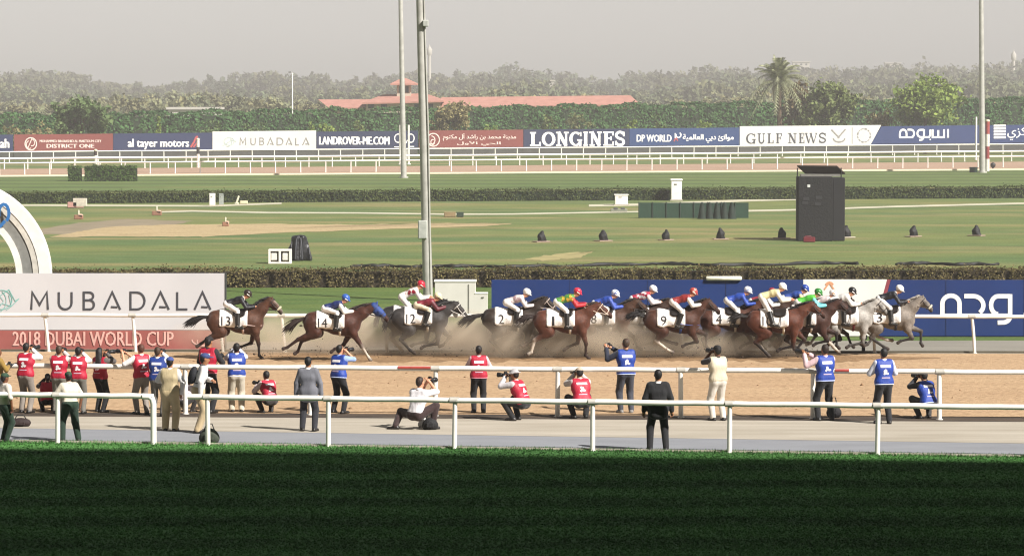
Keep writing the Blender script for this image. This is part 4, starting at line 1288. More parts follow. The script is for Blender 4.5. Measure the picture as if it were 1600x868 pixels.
rs = [(arc2d(1350, 211.5, 10, 10.5, 360 * k / 12 + 4, 360 * k / 12 + 26, 3), 2.2 if k % 3 == 0 else 1.2) for k in range(12)]
fs_(t, 'emblem', rs, mat('grey_print', '')); fs_(t, 'divider', [([(1331.5, 199), (1331.5, 225)], .8)], mat('grey_print', ''))
t = far_board('far blue board with white Arabic wordmark beside the striped marker post', 1360.5, 1545, '#0c2a5c', 0, 0, 0, 17)
g = lambda x, y: (1380 + x / 7.27, 180 + y / 7.27)
wm = [([g(188, 250), g(188, 215)] + [g(*p) for p in arc2d(226, 210, 38, -46, 180, 0, 8)] + [g(264, 250)], 2.9), ([g(275, 165), g(312, 165)] + [g(*p) for p in arc2d(312, 208, 38, -44, 90, -70, 8)], 2.9),
      ([g(462, 160), g(462, 250), g(440, 278), g(408, 282)], 2.9), ([g(462, 166), g(425, 166)] + [g(*p) for p in arc2d(425, 207, 38, -42, 90, 270, 8)] + [g(520, 250), g(534, 225), g(534, 165)], 2.9),
      ([g(180, 252), g(340, 252)], 2.6), ([g(560, 160), g(560, 250), g(690, 250), g(690, 160)], 2.9), ([g(625, 250), g(625, 170)], 2.9), ([g(735, 158), g(735, 255)], 2.9), ([g(526, 276), g(540, 276)], 2.0)]
for it in wm: fs_(t, 'letter', [it], M_PRINT)
t = far_board('far blue board at the picture edge with a white striped square', 1546, 1720, '#0c2a5c')
fs_(t, 'emblem', [([(1552.5, 196.5 + 4.6 * k), (1571.5, 196.3 + 4.6 * k)], 3.0) for k in range(5)], M_PRINT)
ft(t, 'lettering', ''.join(reversed('\uFEAE\uFEDB\uFEB0\uFEF1')), M_PRINT, 1574, 1612, 198, 219, .004)
# ------------------------------------------------------------------ vegetation
RNG = np.random.default_rng(7)
def leaf_quads(C, size, N=None, up=.35, aspect=1.6, rng=RNG):
    """Leaf-sized quads at points C, turned at random (biased towards N)."""
    n = len(C)
    d = rng.normal(size=(n, 3))
    if N is not None: d = d * .75 + N * 1.1
    d[:, 2] += up
    d /= np.linalg.norm(d, axis=1)[:, None]
    t = np.cross(d, rng.normal(size=(n, 3))); t /= np.linalg.norm(t, axis=1)[:, None] + 1e-9
    b = np.cross(d, t)
    s = (np.asarray(size) * rng.uniform(.6, 1.4, n))[:, None]
    t, b = t * s * aspect * .5, b * s * .5
    V = np.stack([C - t * .9, C - b, C + t, C + b], 1).reshape(-1, 3)
    return V, np.arange(4 * n).reshape(n, 4)
def leaf_mat(name, a, b_, isl=.45, tr=.25):
    return mat(name, a, .7, .2, .8, 0, spec=.2, col2=b_, island=isl, trans=tr)
def hedge(label, A, B, depth, h0, h1, m, core, leaf=.12, dens=70, bumps=.06, notch=0.0, name='hedge', group=None, seed=1, cat='hedge', front_only=True):
    rng = np.random.default_rng(seed)
    A, B = np.array(A, float), np.array(B, float)
    L = np.linalg.norm(B - A); ex = (B - A) / L; ny = np.array([-ex[1], ex[0], 0])   # ny points away from the camera
    t = thing(name, label, cat, tuple((A + B) / 2), 0, group); o0 = (A + B) / 2
    H = lambda s: h0 + (h1 - h0) * s / L
    nf, nt = int(L * (h0 + h1) / 2 * dens), int(L * depth * dens)
    ph = rng.uniform(0, 6, 6)
    wob = lambda s: bumps * (np.sin(s * .9 + ph[0]) + .7 * np.sin(s * 2.3 + ph[1]) + .5 * np.sin(s * 5.1 + ph[2]))
    s = rng.uniform(0, L, nf); z = rng.uniform(0, 1, nf) ** .9
    inn = rng.exponential(.04, nf) + (notch * np.maximum(0, np.sin(s * 2 * math.pi / 2.1 + ph[3]) - .85) * 6 if notch else 0)
    P1 = A + ex * s[:, None] + ny * (inn + .5 * wob(s + z))[:, None] + np.array([0, 0, 1]) * (z * (H(s) + wob(s)))[:, None]
    s2 = rng.uniform(0, L, nt); y2 = rng.uniform(0, depth, nt)
    P2 = A + ex * s2[:, None] + ny * y2[:, None] + np.array([0, 0, 1]) * (H(s2) + wob(s2) - rng.exponential(.03, nt) + rng.exponential(.035, nt))[:, None]
    C = np.concatenate([P1, P2]) - o0
    N = np.concatenate([np.tile(-ny, (nf, 1)), np.tile([0, 0, 1.0], (nt, 1))])
    V, Q = leaf_quads(C, leaf, N, rng=rng)
    me = np_mesh('foliage', V, Q); me.materials.append(m)
    tag(link('foliage', me, t), kind='stuff')
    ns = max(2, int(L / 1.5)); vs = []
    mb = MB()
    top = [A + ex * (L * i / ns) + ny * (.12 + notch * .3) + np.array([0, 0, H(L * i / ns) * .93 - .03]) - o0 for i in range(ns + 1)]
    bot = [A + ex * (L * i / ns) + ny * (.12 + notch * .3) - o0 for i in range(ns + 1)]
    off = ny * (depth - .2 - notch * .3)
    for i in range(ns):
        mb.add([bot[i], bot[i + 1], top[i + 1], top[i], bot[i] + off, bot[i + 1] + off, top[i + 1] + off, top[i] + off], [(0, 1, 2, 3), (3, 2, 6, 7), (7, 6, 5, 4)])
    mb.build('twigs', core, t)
    return t
L_NEAR = leaf_mat('near_hedge_leaf', '#6f6642', '#574d33', .55)
L_NEARTOP = leaf_mat('box_hedge_leaf', '#4a6228', '#38501f', .4)
L_MID = leaf_mat('mid_hedge_leaf', '#505a30', '#3f4926', .45)
L_TALL = leaf_mat('tall_hedge_leaf', '#4b6c3e', '#3b5a34', .5)
CORE = mat('hedge_twigs', '#3b3120', .95, .3, 3, .5, 12)
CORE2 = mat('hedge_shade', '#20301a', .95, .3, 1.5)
nl = row_line((450.5, 447.5))
hedge('clipped brownish hedge running behind the boards beside the dirt track', gr(-300, nl(-300)), gr(1950, nl(1950)), 1.3, .68, .70, L_NEAR, CORE, .06, 300, .03, .35, seed=3)
ml = row_line((318.5, 309.5))
hedge('low green hedge crossing the infield below the far turf', gr(-250, ml(-250)), gr(1900, ml(1900)), 1.0, .70, .76, L_MID, CORE2, .085, 150, .02, .12, seed=4)
tl = row_line((246, 230))
hedge('tall dark green hedge behind the far advertising boards', gr(-120, tl(-120)), gr(1780, tl(1780)), 3.0, 4.05, 5.6, L_TALL, CORE2, .24, 34, .16, 0, seed=5)
# clipped box planters on the far turf
for (x0, x1, lab) in ((106, 126, 'small clipped block of hedge beside the longer block on the far turf'), (132, 213, 'longer clipped block of hedge standing alone on the far turf')):
    hedge(lab, gr(x0, 283.5), gr(x1, 283.5), 1.0, 1.12, 1.15, L_NEARTOP, CORE2, .12, 190, .02, 0, name='hedge_block', group='clipped hedge blocks on the far turf', seed=x0)

def tree(label, base, blobs, leaf, m, n, bark, trunk_r=.18, group=None, name='tree', seed=0, cat='tree'):
    """blobs: (dx, dy, z, rx, ry, rz) ellipsoids of foliage above the base."""
    rng = np.random.default_rng(seed); rnd = random.Random(seed)
    t = thing(name, label, cat, base, 0, group)
    mb = MB(); zc = min(b_[2] for b_ in blobs)
    top = Vector((0, 0, zc))
    mb.tube([(0, 0, -.05), (rnd.uniform(-.1, .1), 0, zc * .45), top], [trunk_r * 1.35, trunk_r, trunk_r * .8], 8)
    for b_ in blobs:
        e = Vector((b_[0], b_[1], b_[2] + b_[5] * .3))
        mb.tube([top * .8, top.lerp(e, .5) + Vector((0, 0, -.1)), e], [trunk_r * .6, trunk_r * .4, trunk_r * .15], 6)
    mb.build('trunk', bark, t)
    Cs = []
    vol = sum(b_[3] * b_[4] * b_[5] for b_ in blobs)
    for b_ in blobs:
        k = max(30, int(n * b_[3] * b_[4] * b_[5] / vol))
        nc = max(6, k // 28)
        d = rng.normal(size=(nc, 3)); d /= np.linalg.norm(d, axis=1)[:, None]
        cc = d * rng.uniform(.45, 1.0, (nc, 1)) * np.array(b_[3:6]) + np.array(b_[:3])
        Cs.append(np.repeat(cc, k // nc, 0) + rng.normal(size=(nc * (k // nc), 3)) * np.array(b_[3:6]) * .17)
    C = np.concatenate(Cs); C = C[C[:, 2] > .15]
    V, Q = leaf_quads(C, leaf, None, .5, rng=rng)
    me = np_mesh('crown', V, Q); me.materials.append(m)
    link('crown', me, t)
    return t
BARK = mat('bark', '#6b5a45', .95, .25, 5, .8, 30)
G_OLIVE = leaf_mat('olive_leaf', '#727c48', '#5c6a40', .5)
G_BRIGHT = leaf_mat('bright_leaf', '#8a9a48', '#6a8044', .45)
G_DRY = leaf_mat('dry_leaf', '#948a60', '#7d7550', .4)
G_MIDG = leaf_mat('mid_leaf', '#66784a', '#52683e', .45)
def tree_px(label, px, toprow, wpx, Yrow, leaf, m, n, seed, lobes=6, base_frac=.35, group=None, name='tree', cat='tree', trunk=.16):
    b_ = gr(px, Yrow); s = ppm(Yrow)
    Ht = (Yrow - toprow) / s; W = wpx / s
    rnd = random.Random(seed); bl = []
    for i in range(lobes):
        a = 2 * math.pi * i / lobes + rnd.uniform(-.4, .4)
        rr = W * .5 * rnd.uniform(.42, .6)
        z = Ht * rnd.uniform(base_frac + .12, .78)
        bl.append((math.cos(a) * (W * .5 - rr), math.sin(a) * (W * .35), z, rr, rr, Ht * rnd.uniform(.14, .22)))
    bl.append((0, 0, Ht * .80, W * .28, W * .28, Ht * .2))
    bl.append((0, 0, Ht * (base_frac + .25), W * .36, W * .3, Ht * .24))
    return tree(label, b_, bl, leaf, m, n, BARK, trunk, group, name, seed, cat)
TG = 'trees behind the far boards'
tree_px('broad bright green tree rising above the hedge by the blue wordmark board', 1446, 117, 128, 240, .28, G_BRIGHT, 5200, 11, group=TG)
tree_px('dull olive tree between the palm and the slanted white board', 1294, 121, 98, 240, .28, G_OLIVE, 4200, 12, group=TG)
tree_px('rounded olive green tree standing over the rust red English board', 126, 148, 96, 249, .28, G_MIDG, 3200, 13, group=TG)
tree_px('pale dry tree with bare trunk beside the tall grey pole', 711, 158, 60, 243, .24, G_DRY, 1500, 14, 5, .5, TG)
tree_px('small pale dry tree in front of the hedge under the low red roof', 690, 166, 40, 243, .28, G_DRY, 500, 15, 4, .4, TG)
tree_px('brownish straggling tree tucked behind the palm', 1246, 118, 70, 239, .26, leaf_mat('brown_leaf', '#7a6a48', '#675a3c', .4), 2200, 16, 6, .3, TG)
tree_px('small dry shrub tree at the slanted end of the white board', 1376, 168, 48, 239, .28, G_DRY, 500, 17, 4, .4, TG)
SG = 'shrubs in front of the tall hedge'
sh = [(20, 194, 60, 'dry', 'sandy shrub at the foot of the hedge by the picture edge'), (64, 190, 50, 'dry', 'sandy rounded shrub over the left half of the red English board'), (248, 186, 13, 'bright', 'tiny yellow-green bush glowing against the hedge above the lower-case letters'),
      (487, 188, 18, 'bright', 'yellow-green bush above the end of the white board'), (511, 190, 22, 'bright', 'pale green bush above the web address'), (560, 182, 26, 'olive', 'upright olive bush above the web address board'), (766, 192, 30, 'bright', 'yellow-green bush above the Arabic red board'),
      (857, 176, 34, 'olive', 'tall olive bush above the slab-serif board'), (900, 172, 44, 'dryo', 'broad greyish bush above the slab-serif board'), (986, 184, 24, 'bright', 'rounded pale bush where the two blue boards meet'), (1026, 174, 28, 'mid', 'feathery green bush above the brighter blue board'),
      (1100, 184, 36, 'bright', 'wide pale bush above the Arabic half of the brighter blue board'), (1168, 190, 30, 'mid', 'green bush left of the palm trunk'), (1495, 186, 36, 'mid', 'green bush beside the right light pole'), (402, 186, 34, 'mid', 'green bush behind the grey lettered board'), (330, 182, 40, 'mid', 'green bush behind the start of the white board')]
for i, (px, tr_, w, k, lab) in enumerate(sh):
    tree_px(lab, px, tr_, w * 1.25, 250.5 - px * .00875, .2, {'dry': G_DRY, 'bright': G_BRIGHT, 'olive': G_OLIVE, 'dryo': leaf_mat('dryolive_leaf', '#6d7048', '#585c3a', .4), 'mid': G_MIDG}[k], 520, 40 + i, 4, .2, SG, 'shrub', 'shrub', .06)

# date palm
pb = gr(1217, 239.5); s = ppm(239.5)
t = thing('palm_tree', 'tall date palm with drooping grey-green fronds behind the white board', 'tree', pb, 0, TG)
Ht = (239.5 - 126) / s
MB().tube([(0, 0, 0), (.05, 0, Ht * .4), (-.05, 0, Ht * .8), (-.1, 0, Ht)], [.32, .26, .24, .28], 10).build('trunk', BARK, t)
PM = leaf_mat('palm_leaf', '#9a9c7c', '#808662', .35, .15)
rnd = random.Random(5)
for i in range(66):
    az = rnd.uniform(0, 2 * math.pi); el = R(rnd.uniform(-18, 84)); L = rnd.uniform(3.0, 4.2)
    d = Vector((math.cos(az) * math.cos(el), math.sin(az) * math.cos(el), math.sin(el)))
    pts = []
    for k in range(9):
        q = k / 8
        pts.append(Vector((-.1, 0, Ht)) + d * (L * q) + Vector((0, 0, -1)) * (L * (.55 if el > R(20) else .8) * q * q * (.55 + .5 * math.cos(el))))
    mb = MB(); mb.tube(pts, [.04 - .0035 * k for k in range(9)], 4)
    side = d.cross(Vector((0, 0, 1))).normalized()
    for k in range(1, 9):
        for e in (-1, 1):
            for h in (0, .5):
                p = pts[k].lerp(pts[k - 1], h); dr = (pts[k] - pts[k - 1]).normalized()
                tip = p + (side * e * .8 + dr * .55 + Vector((0, 0, -.45))).normalized() * (.8 - .045 * k)
                w_ = dr * .075
                mb.add([p - w_, p + w_, tip], [(0, 1, 2)])
    mb.build('frond', PM, t)
mb = MB()
for i in range(30):                                            # dead skirt below the crown
    a = rnd.uniform(0, 6.28); r_ = rnd.uniform(.3, .8)
    mb.tube([(-.1, 0, Ht - .1), (math.cos(a) * r_ - .1, math.sin(a) * r_, Ht - .8), (math.cos(a) * r_ * 1.1 - .1, math.sin(a) * r_ * 1.1, Ht - rnd.uniform(1.4, 2.6))], [.04, .05, .02], 4)
tag(mb.build('dead_fronds', mat('dead_frond', '#8b7a58', .9, .2, 5), t), kind='stuff')

# far woodland: masses of trees fading into the haze
def woodland(name, label, rows, m, leaf, seed, n_per):
    rng = np.random.default_rng(seed); Cs = []; Ts = []
    for (Y, outline, count, spread) in rows:
        for i in range(count):
            px = -150 + 1900 * (i + rng.uniform(-.4, .4)) / count
            top = np.interp(px, [p[0] for p in outline], [p[1] for p in outline])
            y = Y + rng.uniform(-spread, spread)
            P = at_depth(px, top + rng.uniform(0, 9), y)
            H = max(2.5, P.z); W = H * rng.uniform(.45, .8)
            nc = 16
            d = rng.normal(size=(nc, 3)); d /= np.linalg.norm(d, axis=1)[:, None]
            cc = np.array([P.x, y, H * .58]) + d * np.array([W * .62, W * .6, H * .36])
            cc[:, 2] = np.minimum(cc[:, 2], H - .3)
            k = n_per // nc
            tone = rng.uniform(.74, 1.22); hue = rng.uniform(-.12, .12)
            Ts.append(np.repeat([[tone * (1 + hue), tone, tone * (1 - hue)]], nc * k, 0) * rng.uniform(.85, 1.15, (nc * k, 1)))
            Cs.append(np.repeat(cc, k, 0) + rng.normal(size=(nc * k, 3)) * np.array([W, W, H * .6]) * .13)
    C = np.concatenate(Cs); T = np.concatenate(Ts); keep = C[:, 2] > .2; C, T = C[keep], T[keep]
    V, Q = leaf_quads(C, leaf, None, .6, rng=rng)
    me = np_mesh(name, V, Q); me.materials.append(attr_mat('wood_leaf', .8, .35, .2, .15))
    cols = np.concatenate([np.repeat(T * np.array(lin(m)[:3]), 4, 0), np.ones((len(V), 1))], 1)
    me.color_attributes.new('Col', 'FLOAT_COLOR', 'POINT').data.foreach_set('color', cols.astype(np.float32).ravel())
    return tag(link(name, me), label, 'woodland', None, 'stuff')
O_FAR = [(-200, 106), (0, 106), (60, 108), (110, 112), (150, 120), (200, 126), (240, 130), (300, 124), (350, 116), (400, 110), (450, 113), (540, 120), (600, 114), (640, 108), (700, 112), (760, 107), (800, 101), (850, 110), (890, 112), (940, 122), (990, 110), (1060, 106), (1100, 100), (1150, 101), (1200, 108), (1300, 102), (1400, 99), (1500, 101), (1560, 97), (1600, 94), (1900, 94)]
O_MID = [(x, y + 22 + 6 * math.sin(x * .02)) for x, y in O_FAR]
O_NEAR = [(x, 150 + 7 * math.sin(x * .013 + 1) - 5 * (x / 1600)) for x in range(-200, 1901, 60)]
woodland('far_woodland', 'hazy grey-green wood along the skyline', [(1350, O_FAR, 150, 60), (1180, [(x, y + 9) for x, y in O_FAR], 120, 40)], '#525640', 1.0, 21, 260)
woodland('middle_woodland', 'grey-green scrub wood in front of the skyline trees', [(1000, O_MID, 140, 50), (860, [(x, y + 8) for x, y in O_MID], 110, 35)], '#5e6446', .75, 22, 280)
woodland('scrub_woodland', 'pale olive scrub just beyond the tall hedge', [(700, O_NEAR, 130, 40), (590, [(x, y + 6) for x, y in O_NEAR], 90, 12)], '#757656', .45, 23, 320)

# ------------------------------------------------------------------ red-roofed building beyond the hedge
def roof_px(name, parent, m, eave, ridge, Yf, depth, o0):
    """Hipped roof from rows: eave ((x0,y),(x1,y)) at the front, ridge ((x0,y),(x1,y)) half the depth behind."""
    a0, a1 = at_depth(*eave[0], Yf), at_depth(*eave[1], Yf)
    r0, r1 = at_depth(*ridge[0], Yf + depth / 2), at_depth(*ridge[1], Yf + depth / 2)
    b0, b1 = a0 + Vector((0, depth, 0)), a1 + Vector((0, depth, 0))
    P = [a0, a1, b1, b0, r0, r1]
    dz = Vector((0, 0, -.18))
    P2 = P + [p + dz for p in P[:4]]
    return MB().add([p - o0 for p in P2], [(0, 1, 5, 4), (1, 2, 5), (2, 3, 4, 5), (3, 0, 4), (6, 7, 1, 0), (7, 8, 2, 1), (8, 9, 3, 2), (9, 6, 0, 3), (9, 8, 7, 6)]).build(name, m, parent)
M_ROOF = mat('clay_roof', '#b08072', .85, .08, 1.2, .4, 6, stretch=(1, 1, 1), col2='#a07265')
M_STUCCO = mat('stucco', '#b7ab98', .9, .06, 1)
YB = 455.0
t = thing('stable_building', 'long low building with terracotta roofs and a square lookout tower beyond the hedge', 'building', at_depth(640, 225, YB)); t.location.z = 0; o0 = t.location.copy()
roof_px('wing_roof', t, M_ROOF, ((514, 168.5), (610, 167.5)), ((497, 155.5), (604, 155.0)), YB, 9, o0)
roof_px('wing_roof', t, M_ROOF, ((684, 166.5), (1001, 163.5)), ((690, 152.0), (985, 149.0)), YB + 1, 9, o0)
roof_px('main_roof', t, M_ROOF, ((566, 160.5), (693, 157.5)), ((598, 147.8), (664, 145.8)), YB - 3, 12, o0)
def wall_px(name, x0, x1, ytop, Yf, depth, m, parent, o0):
    a, b_ = at_depth(x0, ytop, Yf), at_depth(x1, ytop, Yf)
    return MB().box(((a.x + b_.x) / 2 - o0.x, Yf + depth / 2 - o0.y, a.z / 2 - o0.z), (b_.x - a.x, depth, a.z)).build(name, m, parent)
wall_px('wall', 516, 606, 168, YB + .6, 7.8, M_STUCCO, t, o0); wall_px('wall', 694, 992, 166.2, YB + 1.6, 7.8, M_STUCCO, t, o0); wall_px('wall', 572, 687, 160.5, YB - 2.2, 10.4, M_STUCCO, t, o0)
wall_px('tower_wall', 620, 642, 131.5, YB + 1.2, 1.7, M_STUCCO, t, o0)
roof_px('tower_roof', t, M_ROOF, ((610, 130.6), (652, 130.6)), ((628, 122.0), (634, 122.0)), YB + .4, 3.4, o0)
for x in (626, 636):
    a = at_depth(x, 140, YB + 1.2); MB().box((a.x - o0.x, a.y - .03 - o0.y, a.z - o0.z), (.38, .06, .75)).build('window', mat('window_dark', '#3c4146', .3), t)
for x in (580, 600, 652, 672):
    a = at_depth(x, 166, YB - 2.2); MB().box((a.x - o0.x, a.y - .03 - o0.y, a.z - o0.z), (.7, .06, .5)).build('window', mat('window_dark', ''), t)
# pale distant roofs and masts in the haze
def far_house(label, x0, x1, y0, y1, Y, m):
    a, b_ = at_depth(x0, y0, Y), at_depth(x1, y1, Y)
    t = thing('distant_building', label, 'building', ((a.x + b_.x) / 2, Y, 0), 0)
    W = b_.x - a.x; H = a.z
    MB().box((0, 2.5, H * .5 - .1), (W, 5, H - .2)).build('wall', m, t)
    MB().box((0, 2.5, H), (W + .6, 5.6, .3)).build('roof', m, t)
    for k in range(3):
        MB().box((W * (-.3 + .3 * k), -.03, H - 1.0), (W * .12, .06, .6)).build('window', mat('window_dark', ''), t)
M_PALE = mat('pale_wall', '#b3aea5', .8, .05, .5)
far_house('bright white house top above the wood right of the palm', 1239, 1265, 96.5, 103, 1420, M_PALE)
far_house('small white flat roof in the hazy wood above the bright green tree', 1384, 1407, 98.5, 104, 1420, M_PALE)
far_house('low long white roof just over the hedge above the lower-case board', 263, 343, 169.5, 174, 540, M_PALE)
far_house('pale roof in the wood beyond the low red roof', 858, 866, 126, 131, 1080, M_PALE)
for (px, tp, Y, lab) in ((1584, 78, 1300, 'thin pale water tower in the haze at the picture edge'), (671, 70, 1300, 'pale slender tower in the haze half hidden by the tall pole')):
    P = at_depth(px, tp, Y)
    t = thing('distant_tower', lab, 'tower', (P.x, Y, 0))
    MB().tube([(0, 0, 0), (0, 0, P.z - 3)], [.55, .5], 8).build('shaft', M_PALE, t)
    MB().lathe([(.3, P.z - 4), (.9, P.z - 3.2), (.9, P.z - 1.6), (.35, P.z - .8), (.1, P.z)], n=10).build('tank', M_PALE, t)

# ------------------------------------------------------------------ poles
M_STEEL = mat('galvanised_steel', '#b2b0a8', .5, .08, 3, metal=.1, col2='#9d9b93')
def light_pole(label, px, base, r0, r1, Hm, lean=0.0, box=None):
    b_ = gr(px, base)
    t = thing('light_pole', label, 'light pole', b_, 0, 'floodlight poles')
    MB().tube([(0, 0, 0), (lean * .5, 0, Hm * .5), (lean, 0, Hm)], [r0, (r0 + r1) / 2, r1], 14).build('shaft', M_STEEL, t)
    MB().tube([(0, 0, 0), (0, 0, .12)], [r0 * 1.5, r0 * 1.5], 14).build('base_plate', M_STEEL, t)
    MB().box((lean, -.1, Hm), (2.4, .15, .15)).build('crossarm', M_STEEL, t)
    for k in (-1, 0, 1):
        MB().box((lean + k * .9, -.3, Hm - .1), (.55, .35, .5), bev=.06).build('floodlight', mat('lamp_housing', '#7d7d7a', .5), t)
    return t, b_
t, b_ = light_pole('tall thick steel pole rising behind the dark grey horse', 669, 470, .185, .10, 24, -.62)
s = ppm(470)
z = (470 - 358) / s
MB().box((-.20, -.16, z), (.34, .3, .68), bev=.03).build('junction_box', mat('box_grey', '#aeb0a8', .5), t)
MB().box((-.08, -.2, (470 - 37) / s), (.22, .22, .25), bev=.03).build('bracket', mat('box_grey', ''), t)
MB().tube([(.10, -.16, .3), (.02, -.14, 6), (-.15, -.1, 11.5)], .035, 6).build('conduit', M_STEEL, t)
light_pole('slimmer steel pole at the edge of the far dirt, left of the tallest pole', 631, 278, .24, .10, 30, -.5)
light_pole('steel pole beside the striped marker post at the far track', 1535, 270, .26, .12, 30, -.4)
b_ = at_depth(457, 245, 400); b_.z = 0
t = thing('flag_pole', 'thin white pole standing behind the far white board', 'pole', b_)
tz = at_depth(457, 117, 400).z
MB().tube([(0, 0, 0), (0, 0, tz)], [.1, .06], 8).build('shaft', M_WHITE, t); MB().lathe([(.02, tz - .05), (.1, tz + .05), (.1, tz + .12), (.01, tz + .2)], n=8).build('finial', M_WHITE, t)
# marker posts
def marker(label, px, base, top, bands, r=.16):
    b_ = gr(px, base); H = (base - top) / ppm(base)
    t = thing('marker_post', label, 'marker post', b_)
    n = len(bands)
    for i, c in enumerate(bands):
        MB().tube([(0, 0, H * i / n), (0, 0, H * (i + 1) / n)], r, 10).build('band', mat('marker_' + c.strip('#'), c, .5), t)
    MB().lathe([(r, H), (r * 1.15, H + .04), (r * .9, H + .16), (.01, H + .2)], n=10).build('cap', mat('marker_cap', '#d8cdb0', .5), t)
marker('red and white banded marker post beside the far steel pole', 1542.5, 267.5, 190, ['#e2ddd0', '#8f3b3a', '#e2ddd0', '#9c4340'], .19)
marker('white marker post with black band before the lower-case board', 309.5, 262, 219, ['#e2ddd0', '#e2ddd0', '#2a2826', '#e2ddd0'], .14)
marker('short white marker post with dark top before the red English board', 149.5, 256, 236, ['#e2ddd0', '#e2ddd0', '#3a2a28'], .16)
for px, lab in ((625, 'white upright post just left of the far steel pole'), (638.5, 'white upright post just right of the far steel pole'), (1525, 'thin white upright post left of the far right steel pole')):
    b_ = gr(px, 262 - px * .008); H = (262 - px * .008 - (196 if px < 1000 else 180)) / ppm(255)
    t = thing('upright_post', lab, 'post', b_); MB().tube([(0, 0, 0), (0, 0, H)], .09, 8).build('shaft', M_WHITE, t); MB().tube([(0, 0, 0), (0, 0, .08)], .2, 8).build('foot_plate', M_WHITE, t)
b_ = gr(1521, 269.5)
t = thing('equipment_box', 'dark green box at the foot of the far steel pole', 'box', b_); MB().box((0, 0, .2), (.65, .5, .4), bev=.03).build('case', mat('dark_green_box', '#173527', .5), t); MB().box((0, 0, .43), (.7, .55, .06), bev=.02).build('lid', mat('dark_green_box', ''), t)
b_ = gr(1551.5, 264)
t = thing('floodlight', 'small round black lamp by the red and white post', 'lamp', b_); MB().lathe([(.05, .1), (.2, .2), (.24, .36), (.2, .5), (.04, .58)], n=12).build('lamp_head', mat('black_plastic', '#1a1a1a', .5), t); MB().tube([(0, 0, 0), (0, 0, .16)], [.12, .05], 8).build('stand', mat('black_plastic', ''), t)

# ------------------------------------------------------------------ winning-post arch
Ya = gr(0, 540).y + .6
c = at_depth(-72, 430, Ya); s = F_PX / Ya
t = thing('finish_arch', 'white ring-shaped finish arch rising behind the white lettered board', 'arch', (c.x, Ya, 0))
def ring_part(name, r0, r1, y0, y1, m):
    r0, r1 = r0 / s, r1 / s; mb = MB(); n = 64; vs, fs = [], []
    ka = math.asin(min(1, c.z / r1)) if c.z < r1 else math.pi / 2
    a0, a1 = -ka, math.pi + ka
    for i in range(n + 1):
        a = a0 + (a1 - a0) * i / n
        for r_, y in ((r0, y0), (r1, y0), (r1, y1), (r0, y1)):
            vs.append((r_ * math.cos(a), y, c.z + r_ * math.sin(a)))
    for i in range(n):
        for j in range(4):
            fs.append((i * 4 + j, i * 4 + (j + 1) % 4, i * 4 + 4 + (j + 1) % 4, i * 4 + 4 + j))
    fs += [(0, 1, 2, 3), (n * 4 + 3, n * 4 + 2, n * 4 + 1, n * 4)]
    return mb.add(vs, fs).build(name, m, t)
ring_part('outer_ring', 133.5, 151, -.05, .5, M_WHITE); ring_part('step_ring', 124, 133.4, -.03, .42, mat('offwhite', '#cfcabd', .5)); ring_part('inner_band', 107.6, 123.9, .0, .36, mat('ring_grey', '#85857f', .5)); ring_part('inner_ring', 97.5, 107.5, -.03, .42, M_WHITE)
blue = mat('blue_letter', '#2f6fae', .5)
An = Vector((0, -1, 0)); Ap = Vector((0, Ya - .2, 0))
o_ = strokes('lettering', [(arc2d(6, 333, 8, 14, -200, 60, 10), 5), ([(8, 345), (-4, 358), (-14, 360)], 5), (arc2d(-14, 322, 10, 12, 180, 360, 8), 5), ([(-4, 322), (-4, 300)], 4.5)], blue, t, Ap, An, 0)
o_.location = -t.location
MB().box((-.6, .05, c.z + 1.9), (2.6, .06, .12)).build('letter_bar', blue, t)

# ------------------------------------------------------------------ white cabinet by the inner rail
b0, b1 = gr(677, 492), gr(741, 492); s = ppm(492); H = 52 / s
t = thing('equipment_cabinet', 'white cabinet with a lower step, between the two big boards', 'cabinet', gr(720, 492)); W = (741 - 677) / s
MB().box((-.2, .4, H / 2), (W, .8, H), bev=.015).build('case', mat('cabinet_white', '#cbc8bf', .5, .04, 2), t)
MB().box((-.2, .4, H + .02), (W + .06, .86, .05), bev=.01).build('lid', M_WHITE, t)
MB().box((.28, -.012, H * .48), (.03, .02, H * .9)).build('door_gap', mat('gap_grey', '#77756e', .7), t)
MB().box((.28 + .44, .35, 33 / s / 2), (20 / s, .7, 33 / s), bev=.012).build('side_case', mat('cabinet_white', ''), t)
MB().box((.28 + .44, .35, 33 / s + .015), (21 / s, .74, .03), bev=.008).build('side_lid', M_WHITE, t)
MB().box((.28 + .5, -.02, 28 / s), (.08, .03, .03)).build('handle', mat('gap_grey', ''), t)

# ------------------------------------------------------------------ things on the infield
M_BLACK = mat('black_cover', '#0c0c0e', .7, .15, 6, .4, 12)
# loudspeaker tower with a tilted lid
b_ = gr(1282, 376.5); s = ppm(376.5)
t = thing('speaker_tower', 'tall black box tower with a tilted flat lid on the infield', 'tower', b_)
H = (376.5 - 276) / s
MB().box((-.28, .55, H / 2), (1.76, 1.5, H), bev=.03).build('tower_body', M_BLACK, t)
MB().box((.92, .62, H * .5 - .02), (.62, 1.3, H - .06), bev=.03).build('side_stack', mat('black_mesh', '#19191b', .8, .1, 10), t)
lid = MB(); x0, x1 = -1.2, 1.28
lid.prism([(x0, .1, H + .52), (x1 - .45, .1, H + .50), (x1, -.5 + 1.0, H + .12), (x0 + .45, .5, H + .14)], (0, 0, .06)); lid.build('lid', mat('lid_dark', '#2a1c16', .6), t)
MB().box((.0, .45, H + .07), (2.0, .5, .12)).build('lid_rest', mat('gap_grey', ''), t)
for x in (-1.17, 1.05):
    MB().tube([(x, .2, 0), (x, .2, H + .45)], .03, 6).build('strut', M_BLACK, t)
MB().box((-.62, -.215, H * .86), (.14, .03, .14)).build('lamp', mat('pale_lamp', '#cfd0cc', .4), t)
